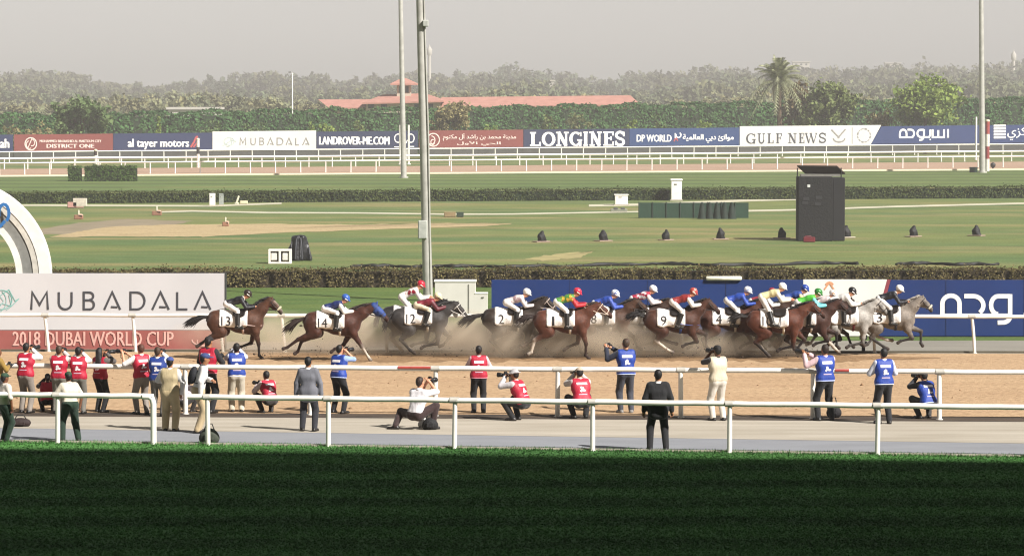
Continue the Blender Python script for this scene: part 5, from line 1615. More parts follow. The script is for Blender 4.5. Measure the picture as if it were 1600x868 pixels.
for x, z in ((-.75, .66), (-.1, .68), (-.8, .6), (-.15, .58)):
    MB().box((x, -.212, H * z), (.3, .03, .16)).build('slot', mat('slot_black', '#2c2c2f', .6), t)
b_ = gr(1264, 378)
t = thing('fuel_can', 'small red can at the foot of the black tower', 'can', b_ + Vector((0, -.1, 0))); MB().box((0, 0, .13), (.6, .2, .26), bev=.03).build('can_body', mat('red_plastic', '#6e222a', .5), t); MB().tube([(-.2, 0, .26), (-.2, 0, .3), (.1, 0, .3), (.1, 0, .26)], .02, 6).build('handle', mat('red_plastic', ''), t)
# covered spotlights
where = ['between the bare sand and the green fence', 'below the left end of the green fence', 'below the middle of the green fence', 'below the green cones', 'at the left foot of the black tower', 'against the right foot of the black tower', 'in the open right of the black tower', 'farthest along, near the picture edge']
cov = None
for i, px in enumerate((846, 942.5, 1040.5, 1126, 1221.5, 1322, 1427, 1525.5)):
    by = 378.0 - (px - 846) * .014
    b_ = gr(px, by); s = ppm(by)
    t = thing('spotlight', 'black hooded spotlight ' + where[i], 'spotlight', b_, 0, 'hooded spotlights in a row')
    rnd = random.Random(i)
    sd = SDF(); h = 18.5 / s
    sd.cone((0, 0, .12), (0, 0, h * .45), .20, .19, k=.08).cone((0, 0, h * .45), (rnd.uniform(-.04, .04), 0, h - .08), .18, .085, k=.1).cone((-.1, 0, .08), (.16, 0, .06), .1, .1, k=.08)
    t.rotation_euler = (0, 0, rnd.uniform(-.9, .9)); t.scale = (rnd.uniform(.92, 1.1),) * 2 + (rnd.uniform(.93, 1.08),)
    V, Q, _ = sd.mesh(.035)
    V = V + np.stack([.02 * np.sin(V[:, 2] * 13 + i), .02 * np.sin(V[:, 0] * 19 + V[:, 2] * 7 + i), 0 * V[:, 0]], 1)
    sdf_obj('hood', V, Q, M_BLACK, t)
    MB().box((0, .0, .03), (.78, .5, .05), bev=.01).build('base_slab', mat('slab', '#a58f80', .9) if i != 5 else M_CONC, t)
    MB().tube([(0, 0, 0), (0, 0, .12)], .16, 10).build('foot', M_BLACK, t)
# green fenced skip with cone-shaped bags
b_ = gr(1084, 340.5); s = ppm(340.5); W = 172 / s; H = 24 / s
t = thing('green_screen', 'long low dark green fabric screen on the infield', 'screen', b_)
GM = mat('green_fabric', '#223f2f', .85, .12, 1.2, .2, 8)
for k in range(8):
    MB().box((-W / 2 + W / 8 * (k + .5), 0, H / 2), (W / 8 - .03, .07, H)).build('panel', GM, t)
    MB().tube([(-W / 2 + W / 8 * k, -.06, 0), (-W / 2 + W / 8 * k, -.06, H + .04)], .03, 6).build('post', mat('post_dark', '#22332a', .6), t)
for k in range(5):
    px = 1097 + 11.6 * k
    q = gr(px, 341.8); s = ppm(341.8)
    t = thing('green_cone', ['leftmost', 'second', 'middle', 'fourth', 'rightmost'][k] + ' of five tapering green covers before the fabric screen', 'cover', q, 0, 'tapering green covers')
    MB().lathe([(.26, 0), (.22, .25), (.15, .7), (.10, .86), (.12, .9), (.05, .97), (.01, .98)], n=12).build('cover', mat('cone_green', '#15291e', .8, .25, 4), t)
    MB().lathe([(.29, 0), (.29, .04), (.2, .06)], n=12).build('base', mat('cone_green', ''), t)
# white kiosks
def kiosk(label, px, by, wpx, hpx, capw=1.15, m=M_WHITE, name='electrical_kiosk', vents=True):
    q = gr(px, by); s = ppm(by); W, H = wpx / s, hpx / s
    t = thing(name, label, 'kiosk', q)
    MB().box((0, W * .4, H * .46), (W, W * .8, H * .92), bev=.02).build('case', m, t)
    MB().box((0, W * .4, H * .96), (W * capw, W * .92, H * .08), bev=.02).build('cap', m, t)
    if vents:
        MB().box((-W * .1, -.012, H * .75), (W * .25, .02, H * .06)).build('vent', mat('gap_grey', ''), t)
    MB().box((0, W * .4, .04), (W * 1.2, W, .08)).build('plinth', M_CONC, t)
kiosk('tall white kiosk above the green fabric screen', 1057, 313.5, 16.5, 34)
kiosk('squat white box left of the green fabric screen', 971, 321, 20, 17.5)
kiosk('slim white cabinet beside the low hedge above the bare sand', 331.5, 322, 9, 20, 1.05)
kiosk('slim grey cabinet next to the slim white one by the hedge', 345.5, 321.5, 7, 19, 1.0, mat('grey_glass', '#9aa09a', .4))
def stones(label, px, by, items, cat='equipment', name='garden_light'):
    q = gr(px, by); s = ppm(by)
    t = thing(name, label, cat, q)
    for (nm, x, z, w, h, colr, tilt) in items:
        mb = MB(); mb.box((0, 0, 0), (w / s, .25, h / s), bev=.03)
        o = mb.build(nm, mat('gl_' + colr.strip('#'), colr, .7), t, (x / s, 0, z / s)); o.rotation_euler = (0, tilt, 0)
    return t
stones('cream angled lamp with a low block beside the hedge, right of the slim cabinets', 374, 319, [('stem', -3, 7, 3, 13, '#d5d2b8', .35), ('block', 7, 3, 12, 5, '#cfc7a6', 0), ('foot', -4, 1.2, 7, 2.4, '#d5d2b8', 0)])
stones('cream angled lamp beside the hedge, right of the tallest pole', 735, 314, [('stem', 1, 6.5, 2.5, 12, '#cfcbb2', .4), ('block', 4, 2.5, 14, 5, '#bdb192', 0)])
stones('pale stone block half behind the tallest pole', 652, 314, [('block', 0, 4, 15, 8, '#bfae90', 0), ('cap', 4, 9, 8, 4, '#cabd9f', .1)])
stones('brown crate beside the thin pale path', 703, 339, [('crate', 0, 3.5, 18, 7, '#8f7a58', 0), ('lid', 0, 7.3, 19, 1.2, '#a08a66', 0)], 'crate', 'wooden_crate')
stones('dark green box beside the brown crate on the path', 719, 339, [('case', 0, 3.5, 11, 7, '#2c3b2e', 0), ('lid', 0, 7.2, 12, 1, '#36463a', 0)], 'box', 'storage_box')
stones('white panel with a pink cover standing before the low hedge', 121, 325, [('panel', 4, 9, 22, 13, '#c9bfae', 0), ('cover', -8, 5, 15, 9, '#c08f84', 0), ('foot', 2, 1.5, 16, 3, '#a88a78', 0)], 'panel', 'covered_panel')
for (px, by, lab, w) in ((123, 342.5, 'small terracotta valve box with a pale top, below the covered panel', 14), (245, 336.5, 'small terracotta valve box with a pale stem, near the path start', 15), (352.5, 353.5, 'single terracotta valve box at the edge of the bare sand', 10)):
    stones(lab, px, by, [('body', 0, 3.5, w, 7, '#936a54', 0), ('cap', 3, 6, w * .5, 5, '#bfa08c', .2), ('stem', 0, 10.5, 2.2, 8, '#c9c6b0', 0)], 'valve box', 'valve_box')
stones('low mixer box with dark knobs left of the green screen', 967, 331, [('case', 0, 2.5, 26, 5, '#7d7f70', 0), ('knob', -5, 5, 7, 4, '#4a4c48', 0), ('knob', 6, 5, 7, 4, '#4a4c48', 0)], 'box', 'control_box')
# white crate and black sheeted stack
q = gr(437, 412); s = ppm(412); W, H = 36 / s, 22.5 / s
t = thing('slatted_crate', 'white open crate with two square holes on the infield', 'crate', q)
for z in (.04, H - .04): MB().box((0, .3, z), (W, .6, .08), bev=.01).build('shelf', M_WHITE, t)
for x in (-W / 2 + .05, 0, W / 2 - .05): MB().box((x, .3, H / 2), (.1, .6, H - .16), bev=.01).build('divider', M_WHITE, t)
MB().box((0, .56, H / 2), (W - .2, .05, H - .16)).build('back', mat('crate_back', '#c9c5b6', .7), t)
for x in (-W / 4, W / 4): MB().box((x, .12, H * .5), (W * .28, .12, H * .55), bev=.04).build('white_bag', mat('bag_white', '#e2dfd6', .6), t)
q = gr(466, 407.5); s = ppm(407.5)
t = thing('sheeted_stack', 'black plastic sheet draped over a stack beside the white crate', 'covered stack', q)
sd = SDF(); W, H = 42 / s, 40.5 / s
sd.cone((-W * .36, .2, .1), (-W * .12, .25, H - .2), .2, .16, k=.12).cone((W * .38, .2, .1), (W * .14, .25, H - .17), .2, .16, k=.12).cone((0, .15, .1), (0, .2, H - .16), .24, .15, k=.1).cone((-W * .14, .2, H - .2), (W * .16, .2, H - .15), .14, .13, k=.08)
V, Q, _ = sd.mesh(.035)
V = V + np.stack([.035 * np.sin(V[:, 2] * 2 + V[:, 0] * 16), .05 * np.sin(V[:, 0] * 21), 0 * V[:, 0]], 1)
V[:, 2] = np.maximum(V[:, 2], 0)
sdf_obj('sheet', V, Q, mat('black_sheet', '#26262a', .35, .2, 3, .6, 6), t)
for x in (-.12, .18):
    MB().tube([(x, -.14, .1), (x * .9, -.1, H * .5), (x * .6, .02, H - .12)], .035, 6, flat=.4).build('fold', mat('sheet_fold', '#4a4b50', .35), t)
# black hose lying on the grass before the near hedge
for (pts, lab) in (([(548, 416), (600, 415), (650, 417), (668, 416)], 'black hose on the grass left of the tallest pole'), ([(676, 416), (720, 415.5), (800, 416.5), (900, 414.5), (1000, 412.5), (1060, 411.5), (1110, 414), (1200, 413.5), (1290, 410.5), (1340, 411.5)], 'long black hose snaking over the grass above the navy board'), ([(1400, 412.5), (1440, 411), (1500, 413), (1560, 412)], 'black hose on the grass near the picture edge')):
    P = [gr(x, y, .06) for x, y in pts]; o0 = gr(pts[0][0], pts[0][1])
    P2 = []
    for i in range(len(P) - 1):
        for k in range(6): P2.append(P[i].lerp(P[i + 1], k / 6) + Vector((0, .25 * math.sin(i * 6 + k), .02 * math.sin(k * 2 + i))) - o0)
    P2.append(P[-1] - o0)
    m_ = MB().tube(P2, [.05 + .05 * abs(math.sin(i * .37)) for i in range(len(P2))], 7)
    tag(m_.build('garden_hose', mat('hose_black', '#0d0e0c', .6), None, o0), lab, 'hose', 'black hoses on the infield')
# small black lamp by the inner rail and low drain bars
q = gr(1349, 550)
t = thing('track_lamp', 'small black double lamp under the front of the field', 'lamp', q); MB().box((0, 0, .1), (.1, .1, .2)).build('stand', M_BLACK, t)
for z in (.26, .46): MB().lathe([(.03, z - .1), (.12, z - .05), (.12, z + .06), (.03, z + .1)], n=10).build('lamp_head', M_BLACK, t)
q = gr(155, 545)
t = thing('track_lamp', 'small dark lamp on a thin stalk before the red strip', 'lamp', q); MB().tube([(0, 0, 0), (0, 0, .5)], .02, 6).build('stalk', M_BLACK, t); MB().lathe([(.02, .48), (.06, .52), (.06, .62), (.01, .66)], n=8).build('lamp_head', M_BLACK, t)
# ------------------------------------------------------------------ the field: horses and jockeys
WH, NAVYC = '#dcd8d2', '#1a2550'
FIELD = [
 # label bits, mid px, ground row, coat, points, pose, poll, muzzle, number, extras, jockey label, helmet px, outfit
 ('bay horse at the very back of the field, number thirteen, with cream noseband', 370, 561, '#55301f', '#1a100c', 'stance', (1.00, 1.76), (1.33, 1.42), '13', dict(noseband='#e2d9b8', blaze=True, breast=True, girth='#c9b0a8', tail_dir=-.18, tail_len=.72, mane='#17110f'),
  'jockey in black with a white collar on the last bay horse', (387, 455), dict(shirt='#17171c', collar=WH, hat=('helmet', '#2a211d'))),
 ('dark chestnut horse in a blue hood, number fourteen, second from the back', 521, 564, '#4a2316', '#2a140d', 'extend', (1.22, 1.62), (1.60, 1.24), '14', dict(hood='#24407f', socks=('f1',), tail_dir=-.3, tail_len=.62, mane='#2e1a12'),
  'jockey in navy with white sleeves and blue helmet on the hooded horse', (540, 462), dict(shirt='#1c2a5e', sleeves=WH, hat=('helmet', '#2f58a6'))),
 ('black horse hidden beyond the dark grey one, number five', 641, 553.5, '#1c1a1a', '#0d0c0c', 'gather', (1.05, 1.58), (1.40, 1.20), '5', dict(socks=('h1',), mane='#121111', tail_len=.25, tail_dir=-.3),
  'jockey in white and red standing tall in the stirrups with a red helmet', (658, 441), dict(shirt=WH, spots='#a8223a', hat=('helmet', '#c42338'))),
 ('dark grey horse, number twelve, below the tallest pole', 658, 556.5, '#3b3735', '#161414', 'gather', (1.05, 1.56), (1.40, 1.16), '12', dict(socks=('h2',), mane='#2e2b2a', tail_len=.3, tail_dir=-.35, bridle='#c9c4bc'),
  'jockey in dark red crouched low with a cream helmet on the dark grey horse', (684, 459), dict(shirt='#7c2030', sleeves='#5a1a24', hat=('helmet', '#d8cda8'), goggles='#3a2a20', trousers='#d9cdb0')),
 ('dark brown horse trailing a long tail before the start of the navy board', 799, 557.5, '#33241c', '#171009', 'gather', (1.02, 1.72), (1.34, 1.42), '2', dict(tail_dir=-.22, tail_len=.75, bridle='#b9a89c', mane='#1c130d'),
  'jockey all in white with a white helmet on the dark brown horse', (823, 453), dict(shirt='#d5cdca', spots='#b79aa0', hat=('helmet', '#dedbd6'))),
 ('chestnut horse whose jockey wears green, yellow and red', 880, 561, '#5d3020', '#2b170f', 'stance', (1.05, 1.60), (1.42, 1.30), '1', dict(breast=False, bridle='#c9b9a8', socks=('h1',), tail_len=.55),
  'jockey in green and yellow with red sleeves and a red helmet', (902, 452), dict(shirt='#4f8a3a', spots='#d8b23c', sleeves='#b5222f', hat=('helmet', '#c22c44'))),
 ('brown horse in the dust whose jockey wears blue under a white helmet', 943, 557, '#4a2c1d', '#1d120c', 'push', (1.00, 1.66), (1.34, 1.36), '8', dict(tail_len=.5),
  'jockey in royal blue with a white helmet in the middle of the field', (961, 455), dict(shirt='#24449a', sleeves='#3550a8', hat=('helmet', '#d9dbe2', '#2a4aa0'))),
 ('dark brown horse whose jockey wears red with white spots', 996, 554.5, '#3d241a', '#170e0a', 'gather', (1.0, 1.62), (1.36, 1.30), '6', dict(tail_len=.5),
  'jockey in red with white spots and a white helmet', (1020, 448), dict(shirt='#a51f3c', spots='#e0d6d6', sleeves='#dcd2d0', hat=('helmet', '#dedede'))),
 ('bay horse whose jockey wears a mottled red cap and white sleeves', 1052, 560, '#4c281a', '#150d0a', 'reach', (1.02, 1.70), (1.36, 1.40), '9', dict(breast=True, socks=('h1',), tail_dir=.02, tail_len=.6, girth='#2e4a8e'),
  'jockey in dark red with white sleeves and a mottled red helmet', (1083, 452), dict(shirt='#8a2a2a', sleeves=WH, hat=('helmet', '#a8453f', '#d8b8a8'))),
 ('bay horse ahead of the blue-silked jockey pair, kicking up dust before the navy board', 1138, 557.5, '#50291b', '#1a0f0b', 'push', (1.02, 1.66), (1.36, 1.36), '4', dict(tail_len=.5),
  'jockey in bright royal blue with a white helmet, standing clear against the navy board', (1168, 450), dict(shirt='#2346a0', hat=('helmet', '#dfe0e4', '#9fb0d8'))),
 ('red bay horse nearest the camera in the leading bunch, number ten', 1213, 561, '#5c2c1a', '#170e0b', 'gather', (1.06, 1.62), (1.42, 1.30), '10', dict(socks=('h2',), tail_dir=.0, tail_len=.6, girth='#ddd6c6'),
  'jockey in cream with a white helmet on the red bay horse', (1222, 444), dict(shirt='#d8cf9e', sleeves='#dcd8cc', hat=('helmet', '#dfdedc'))),
 ('brown horse mostly hidden behind the red bay, under the maroon jockey', 1184, 554.5, '#41261a', '#160d0a', 'push', (1.0, 1.6), (1.34, 1.3), '7', dict(tail_len=.4),
  'jockey in maroon and white bent low behind the red bay horse', (1206, 452), dict(shirt='#8c2536', sleeves=WH, hat=('helmet', '#8c2536'))),
 ('brown horse hidden in the bunch under the dark blue helmet', 1232, 553.8, '#482a1c', '#170e0a', 'gather', (1.0, 1.6), (1.34, 1.3), '15', dict(tail_len=.35),
  'jockey in blue with cream sleeves and a dark blue helmet', (1257, 447), dict(shirt='#27458f', sleeves='#d5c98a', hat=('helmet', '#1f3f8f'))),
 ('dark bay horse chasing the greys, under the bright green jockey', 1256, 558.5, '#44241a', '#120b09', 'reach', (1.05, 1.66), (1.38, 1.36), '', dict(noseband='#2a211e', tail_len=.4),
  'jockey in bright green with a dark green helmet', (1278, 453), dict(shirt='#4fb53a', sleeves='#6cc1c9', hat=('helmet', '#2f7a34'))),
 ('brown horse beyond the dark bay, just behind the greys', 1276, 553.6, '#3c2418', '#120b09', 'push', (1.0, 1.62), (1.34, 1.32), '', dict(tail_len=.35),
  'jockey in pale pink with an orange and white helmet', (1301, 455), dict(shirt='#d6c6c4', sleeves='#c9b2ae', hat=('helmet', '#d3cfca', '#d09a72'))),
 ('pale grey horse just behind the leader, with dark red girth', 1322, 555.5, '#a8a39b', '#4a4642', 'gather', (.92, 1.62), (1.22, 1.30), '', dict(girth='#6d1a24', mane='#8d8880', tail_len=.5, socks=('h1', 'h2')),
  'jockey in white with a black helmet and white goggles on the second grey', (1331, 451), dict(shirt=WH, hat=('helmet', '#16161a'), goggles='#e6e6e6')),
 ('grey horse leading the field with a cream noseband', 1388, 554.5, '#857b70', '#2b2725', 'reach', (.98, 1.70), (1.30, 1.38), '3', dict(noseband='#e6dfc6', mane='#a19a90', socks=('h2',), girth='#1c2338', tail_len=.5),
  'jockey in black with a white collar and white helmet leading the field', (1405, 447.5), dict(shirt='#14161f', collar=WH, hat=('helmet', '#e2e0dc'))),
]
for i, (lab, mid, row, coat, pts, pose, poll, muz, num, ex, jl, hp_, outf) in enumerate(FIELD):
    loc = gr(mid, row); s = ppm(row)
    lift = .0 if pose in ('extend', 'stance', 'push') else .0
    hs_ = 1.0
    horse(lab, loc, coat, pts, pose, poll, muz, num, seed=i + 3, scale=hs_, **ex)
    head = ((hp_[0] - mid) / s, (row - hp_[1]) / s)
    jockey(jl, loc, head, outf, 0, stand=('standing tall' in jl), tuck=-4 if 'crouched' in jl else 0)

# ------------------------------------------------------------------ photographers and staff along the rails
RV, BV = '#b01a36', '#1f3f97'
DKH, BRH = '#17110e', '#4a3423'
WS, KH, GY, BK = '#dcd9d6', '#c3b494', '#8a8178', '#191a1d'
GREENT = '#173021'
def at_px(px, row): return gr(px, row)
PG = 'photographers along the dirt track rail'
def put(label, px, row, top, yaw, pose, o, cam_=None, cat='person', group=PG, **kw):
    """Stand a figure with its feet at (px,row) so that its head reaches row top. Returns figure frame."""
    loc = gr(px, row); s = ppm(row)
    full = (row - top) / s
    nat = kw.pop('nat', None)
    if nat is None:
        nat = 1.765 if 'crouch' not in kw else 1.0
    kw.pop('crouch', None)
    p = dict(pose); p.update(kw)
    sc = max(.8, min(1.12, full / nat))
    root, fr = person(label, loc, yaw, o=o, cat=cat, group=group, scale=sc, **p)
    if cam_:
        hm = (fr['hands'][0][0] + fr['hands'][1][0]) / 2 + fr['hf'] * .06 + npv(0, 0, .05)
        w = Vector(loc) + Matrix.Rotation(yaw, 3, 'Z') @ (Vector(hm) * sc)
        d = fr['hf']; cy = yaw + math.atan2(-d[0], d[1])
        photo_camera(cam_[0], w, cy, cam_[1], cam_[2] if len(cam_) > 2 else False, 0, scale=sc)
    return root
st, cr = stand_pose, crouch_pose
sh_ = '#1b1816'
put('photographer in a red vest and grey trousers, leftmost of the standing red vests', 40, 645, 534, R(-20), st('shoot', .06), dict(skin='mid', hair=DKH, shirt=WS, trousers=GY, shoes=sh_, vest=RV), ('black camera of the leftmost red-vested photographer', .3))
put('person in a yellow top at the picture edge, holding gear', -3, 646, 541, R(-60), st('chest'), dict(skin='brown', hair=DKH, shirt='#8f7230', trousers='#3a3a3e', shoes=sh_), ('black camera held by the person in yellow', .25))
put('photographer in a red vest, left one of the close pair', 93, 646, 538, R(-8), st('shoot'), dict(skin='mid', hair=BRH, shirt='#c9b8b4', trousers='#7d796f', shoes=sh_, vest=RV), ('camera of the left photographer in the close pair', .2))
put('photographer in a red vest with white sleeves, right one of the close pair', 123, 646, 540, R(-4), st('shoot'), dict(skin='brown', hair=DKH, shirt=WS, trousers='#6d6a62', shoes=sh_, vest=RV), ('camera of the right photographer in the close pair', .2))
put('woman with long dark hair in a red vest and black trousers', 157, 644, 541, R(-35), st('shoot'), dict(skin='mid', hair=DKH, long=True, shirt='#5a5450', trousers='#141417', shoes=sh_, vest=RV), ('black camera with a big lens hood held by the long-haired woman', .22))
put('photographer crouching in a red vest under the white rail, behind the bending man', 75, 643, 583, R(10), cr(0, .34), dict(skin='brown', hair='#100d0c', shirt='#2a2426', trousers='#1c1a1c', shoes=sh_, vest=RV, noprint=True), crouch=1, nat=1.12)
GS = 'ground staff by the shaded turf'
put('man in a dark green cap, cream shirt and dark green trousers at the picture edge', 8, 690, 579, R(-50), st('hips'), dict(skin='brown', hair=DKH, shirt='#cfc6ba', trousers=GREENT, shoes=sh_, hat=('cap', '#24422f'), short=True), group=GS, nat=1.8)
put('man in a green cap and cream shirt stepping past the nearest rail post', 110, 690, 576, R(25), st('hips', .10, .2), dict(skin='brown', hair=DKH, shirt='#d3c9b6', trousers=GREENT, shoes=sh_, hat=('cap', '#28442f'), short=True, tfit=.03), group=GS, nat=1.82)
put('photographer in a white shirt and half red vest reaching left, grey trousers', 222, 647, 536, R(30), st('leftup', .05), dict(skin='light', hair='#5d3423', shirt=WS, trousers=GY, shoes=sh_, vest=RV, short=True), ('long dark camera pointed left by the photographer with the half red vest', .34))
put('photographer in a blue vest half behind the one with the half red vest', 247, 650, 540, R(-10), st('shoot'), dict(skin='mid', hair=BRH, shirt=WS, trousers='#5d5b58', shoes=sh_, vest='#1d3a86'), ('camera of the half-hidden blue-vested photographer', .2))
put('man in a blue cap and beige waistcoat with beige trousers, seen from behind', 266, 673, 556, R(-6), st('hips'), dict(skin='mid', hair=DKH, shirt=WS, trousers='#bca981', shoes=sh_, vest='#b6a682', noprint=True, hat=('cap', '#3a4a86'), tfit=.035), group=GS)
put('child-sized figure in a white shirt crouching beside the beige waistcoat', 290, 644, 591, R(-40), cr(0, .33, 'x'), dict(skin='brown', hair='#14100e', shirt='#dcd2d6', trousers='#26211f', shoes=sh_), crouch=1, nat=1.05)
put('man in a white shirt with a black backpack and blue cap, beige trousers', 310, 676, 550, R(-80), st('hips', .12), dict(skin='mid', hair=DKH, shirt='#dfdbd8', trousers='#bda883', shoes='#1b1816', hat=('cap', '#33416e'), pack='#1a1c22', tfit=.03), group=GS)
put('photographer in a red vest over black, taller, in front of the last horse', 325, 645, 524, R(-28), st('chest', .04), dict(skin='mid', hair=DKH, shirt='#1c1b1e', trousers='#16161a', shoes=sh_, vest=RV, trim='#c87a86', hat=('cap', '#1e1a1a')), ('black camera held low by the tall red-vested photographer', .2))
put('photographer in a blue vest and cream trousers, leftmost clear blue vest', 370, 643.5, 534, R(8), st('shoot'), dict(skin='brown', hair=DKH, shirt='#cfd2de', trousers='#cbc2ae', shoes=sh_, vest=BV, trim='#c4cbe4', tfit=.03), ('camera of the photographer in cream trousers', .18))
put('photographer in a red vest crouching low beside the grey-suited man', 420, 645, 577, R(32), cr(0, .36, 'x'), dict(skin='brown', hair='#14100e', shirt='#c9b8b4', trousers='#3a3432', shoes=sh_, vest=RV, trim='#c87a86'), ('dark camera of the crouching photographer beside the grey suit', .24), crouch=1, nat=1.17)
put('man in a grey suit jacket and dark trousers watching from the road', 482, 673.5, 555, R(-8), st('down', 0, .15), dict(skin='mid', hair='#14100e', shirt='#6a6b72', jacket=True, collar=WS, trousers='#24252c', shoes='#17130f'), group='men in suits on the road')
put('photographer in a blue vest and dark trousers right of the grey-suited man', 529, 645.5, 537, R(-35), st('shoot', .05, .18), dict(skin='light', hair=DKH, shirt='#8ea6d6', trousers='#17181d', shoes=sh_, vest=BV, trim='#b9c6ea', short=True), ('dark camera of the photographer right of the grey suit', .18))
put('photographer in a white shirt kneeling on the road with one leg out to the side', 652, 671, 590, R(-38), dict(P=(0, -.05, .34), S=(.02, .05, .83), hands=((.0, .32, 1.0), (.12, .28, 1.02)), feet=((-.40, -.26, .0), (.24, .22, 0)), knees=((-1, .5, .3), (.5, .8, .8)), elbows=((-.8, 0, -1), (.8, .2, -1)), toes=((-1, -.5, -.1), (.4, 1, 0))), dict(skin='light', hair='#3a261b', shirt='#efeaec', trousers='#33201f', shoes='#1d1815', short=True), ('small dark camera of the kneeling photographer in white', .14), crouch=1, nat=1.12)
put('photographer in a red vest and black trousers standing alone before the rail', 748, 645, 538, R(4), st('chest'), dict(skin='brown', hair='#1a1210', shirt='#d8b9bd', trousers='#18181c', shoes=sh_, vest=RV, trim='#d88a98'), ('black camera with a white lens held by the lone red-vested photographer', .26, True))
put('photographer in a grey sun hat and red vest crouching sideways', 812, 657, 577, R(58), cr(0, .42), dict(skin='mid', hair=DKH, shirt='#c5c0c2', trousers='#1a1a1d', shoes='#231d1a', vest=RV, hat=('bucket', '#a9a6a6')), ('small dark camera of the photographer in the grey sun hat', .14), crouch=1, nat=1.19)
put('photographer in a pale cap and red vest crouching by the rail post', 908, 654, 573, R(14), cr(0, .40), dict(skin='mid', hair=DKH, shirt='#c9c2bc', trousers='#17171a', shoes='#191614', vest=RV, trim='#d88a98', hat=('cap', '#b9aa98')), ('long dark camera of the crouching photographer in the pale cap', .36), crouch=1, nat=1.19)
put('photographer in a blue vest with dark sleeves left of the black-suited man', 978, 645, 527, R(12), st('leftup', .02), dict(skin='light', hair='#4a3626', shirt='#23283a', trousers='#3a3c46', shoes='#7d7a76', vest=BV, trim='#b9c4ea'), ('camera with a white lens of the dark-sleeved photographer', .24, True))
put('man in a black suit standing on the road in front of the nearest rail', 1028, 704.5, 573, R(3), st('down', 0, .17), dict(skin='mid', hair='#12100e', shirt='#141417', jacket=True, collar=WS, trousers='#141417', shoes='#100f0f'), group='men in suits on the road', nat=1.79)
put('photographer in a black cap, beige waistcoat and white trousers', 1122, 657, 538, R(22), st('shoot', .04), dict(skin='brown', hair=DKH, shirt='#3a3436', trousers='#d6cec2', shoes='#191514', vest='#cbbfa6', noprint=True, hat=('cap', '#1d1a1a'), short=True), ('dark camera of the photographer in the black cap', .2))
put('photographer in a blue vest with a shoulder bag beside a monopod', 1289, 657, 536, R(20), st('leftup', .02, .16), dict(skin='mid', hair='#33241c', shirt='#d8b9bd', trousers='#17181c', shoes=sh_, vest=BV, trim='#b9c4ea'), ('very long black lens held up by the photographer with the shoulder bag', .46))
put('photographer in a blue vest standing second from the picture edge', 1381, 662, 542, R(14), st('chest', .03), dict(skin='mid', hair='#14100e', shirt='#d3d6e2', trousers='#191a20', shoes=sh_, vest=BV, trim='#c4cbe4'), ('black camera held chest high by the photographer second from the edge', .3))
put('photographer crouching in a blue vest by the rail post near the picture edge', 1448, 654, 578, R(26), cr(0, .38), dict(skin='mid', hair='#14100e', shirt='#22242c', trousers='#3a3836', shoes=sh_, vest=BV, trim='#b9c4ea', hat=('cap', '#17171a')), ('dark camera of the crouching photographer in blue', .18), crouch=1, nat=1.17)

# bags and gear on the ground
def bag(label, px, row, size, colr, name='camera_bag', rz=0.0, flat=1.0):
    q = gr(px, row)
    t = thing(name, label, 'bag', q, rz, 'bags and gear on the ground')
    sd = SDF(); w, d, h = size
    sd.ell((0, 0, h * .48), (w / 2, d / 2, h / 2)).cone((-w * .3, 0, h * .3), (w * .3, 0, h * .3), h * .3, k=.08)
    V, Q, _ = sd.mesh(.025); V[:, 2] = np.maximum(V[:, 2], 0)
    sdf_obj('bag_body', V, Q, mat('bag_' + colr.strip('#'), colr, .8, .15, 8, .3, 20), t)
    MB().tube([(-w * .3, 0, h * .8), (-w * .15, .02, h * 1.25), (w * .15, .02, h * 1.25), (w * .3, 0, h * .8)], .014, 6).build('strap', mat('strap_dark', '#141312', .7), t)
    MB().box((0, -d * .48, h * .42), (w * .5, .05, h * .4), bev=.015).build('pocket', mat('bag_' + colr.strip('#'), ''), t)
bag('dark shapeless bag lying on the pale concrete by the picture edge', 32, 666, (.5, .3, .22), '#2e211f')
bag('dark rucksack standing at the end of the nearest rail by the beige trousers', 327, 692, (.42, .32, .36), '#3d4336')
bag('black bag at the feet of the kneeling man in white', 672, 671, (.34, .3, .3), '#1b1a1b')
bag('white camera bag beside the kneeling man in white', 662, 668, (.2, .22, .26), '#d3cfca')
bag('black shoulder bag hanging by the photographer with the monopod', 1303, 652, (.24, .28, .4), '#1c1a1d')
q = gr(1277, 657)
t = thing('monopod', 'thin dark monopod leg beside the photographer with the shoulder bag', 'monopod', q)
MB().tube([(0, 0, 0), (.0, .05, 1.55)], [.012, .022], 8).build('leg', mat('black_plastic', ''), t); MB().tube([(0, .05, 1.5), (0, .05, 1.6)], .04, 8).build('head', mat('black_plastic', ''), t); MB().tube([(0, 0, 0), (0, 0, .04)], .025, 8).build('rubber_foot', mat('black_plastic', ''), t)
# ------------------------------------------------------------------ loose dirt thrown up on the track
rng = np.random.default_rng(31)
def clods(name, label, n, px0, px1, r0, r1, size, zmax, seed):
    rng = np.random.default_rng(seed); Vs, Fs = [], []; k = 0
    base = np.array([(1, 0, 0), (-1, 0, 0), (0, 1, 0), (0, -1, 0), (0, 0, 1), (0, 0, -1)], float)
    tri = np.array([(0, 2, 4), (2, 1, 4), (1, 3, 4), (3, 0, 4), (2, 0, 5), (1, 2, 5), (3, 1, 5), (0, 3, 5)])
    for i in range(n):
        p = gr(rng.uniform(px0, px1), rng.uniform(r0, r1)); s = rng.exponential(size) + size * .3
        z = rng.exponential(zmax) if zmax > 0 else 0
        Vs.append(base * s * rng.uniform(.5, 1.2, (6, 3)) * np.array([1, 1, .7]) + np.array([p.x, p.y, z + s * .2])); Fs.append(tri + 6 * i)
    me = np_mesh(name, np.concatenate(Vs), np.concatenate(Fs)); me.materials.append(M_DARK_BROWN if zmax else mat('clod_soil', '#8a6a4a', .95, .2, 3))
    return tag(link(name, me), label, 'dirt', None, 'stuff')
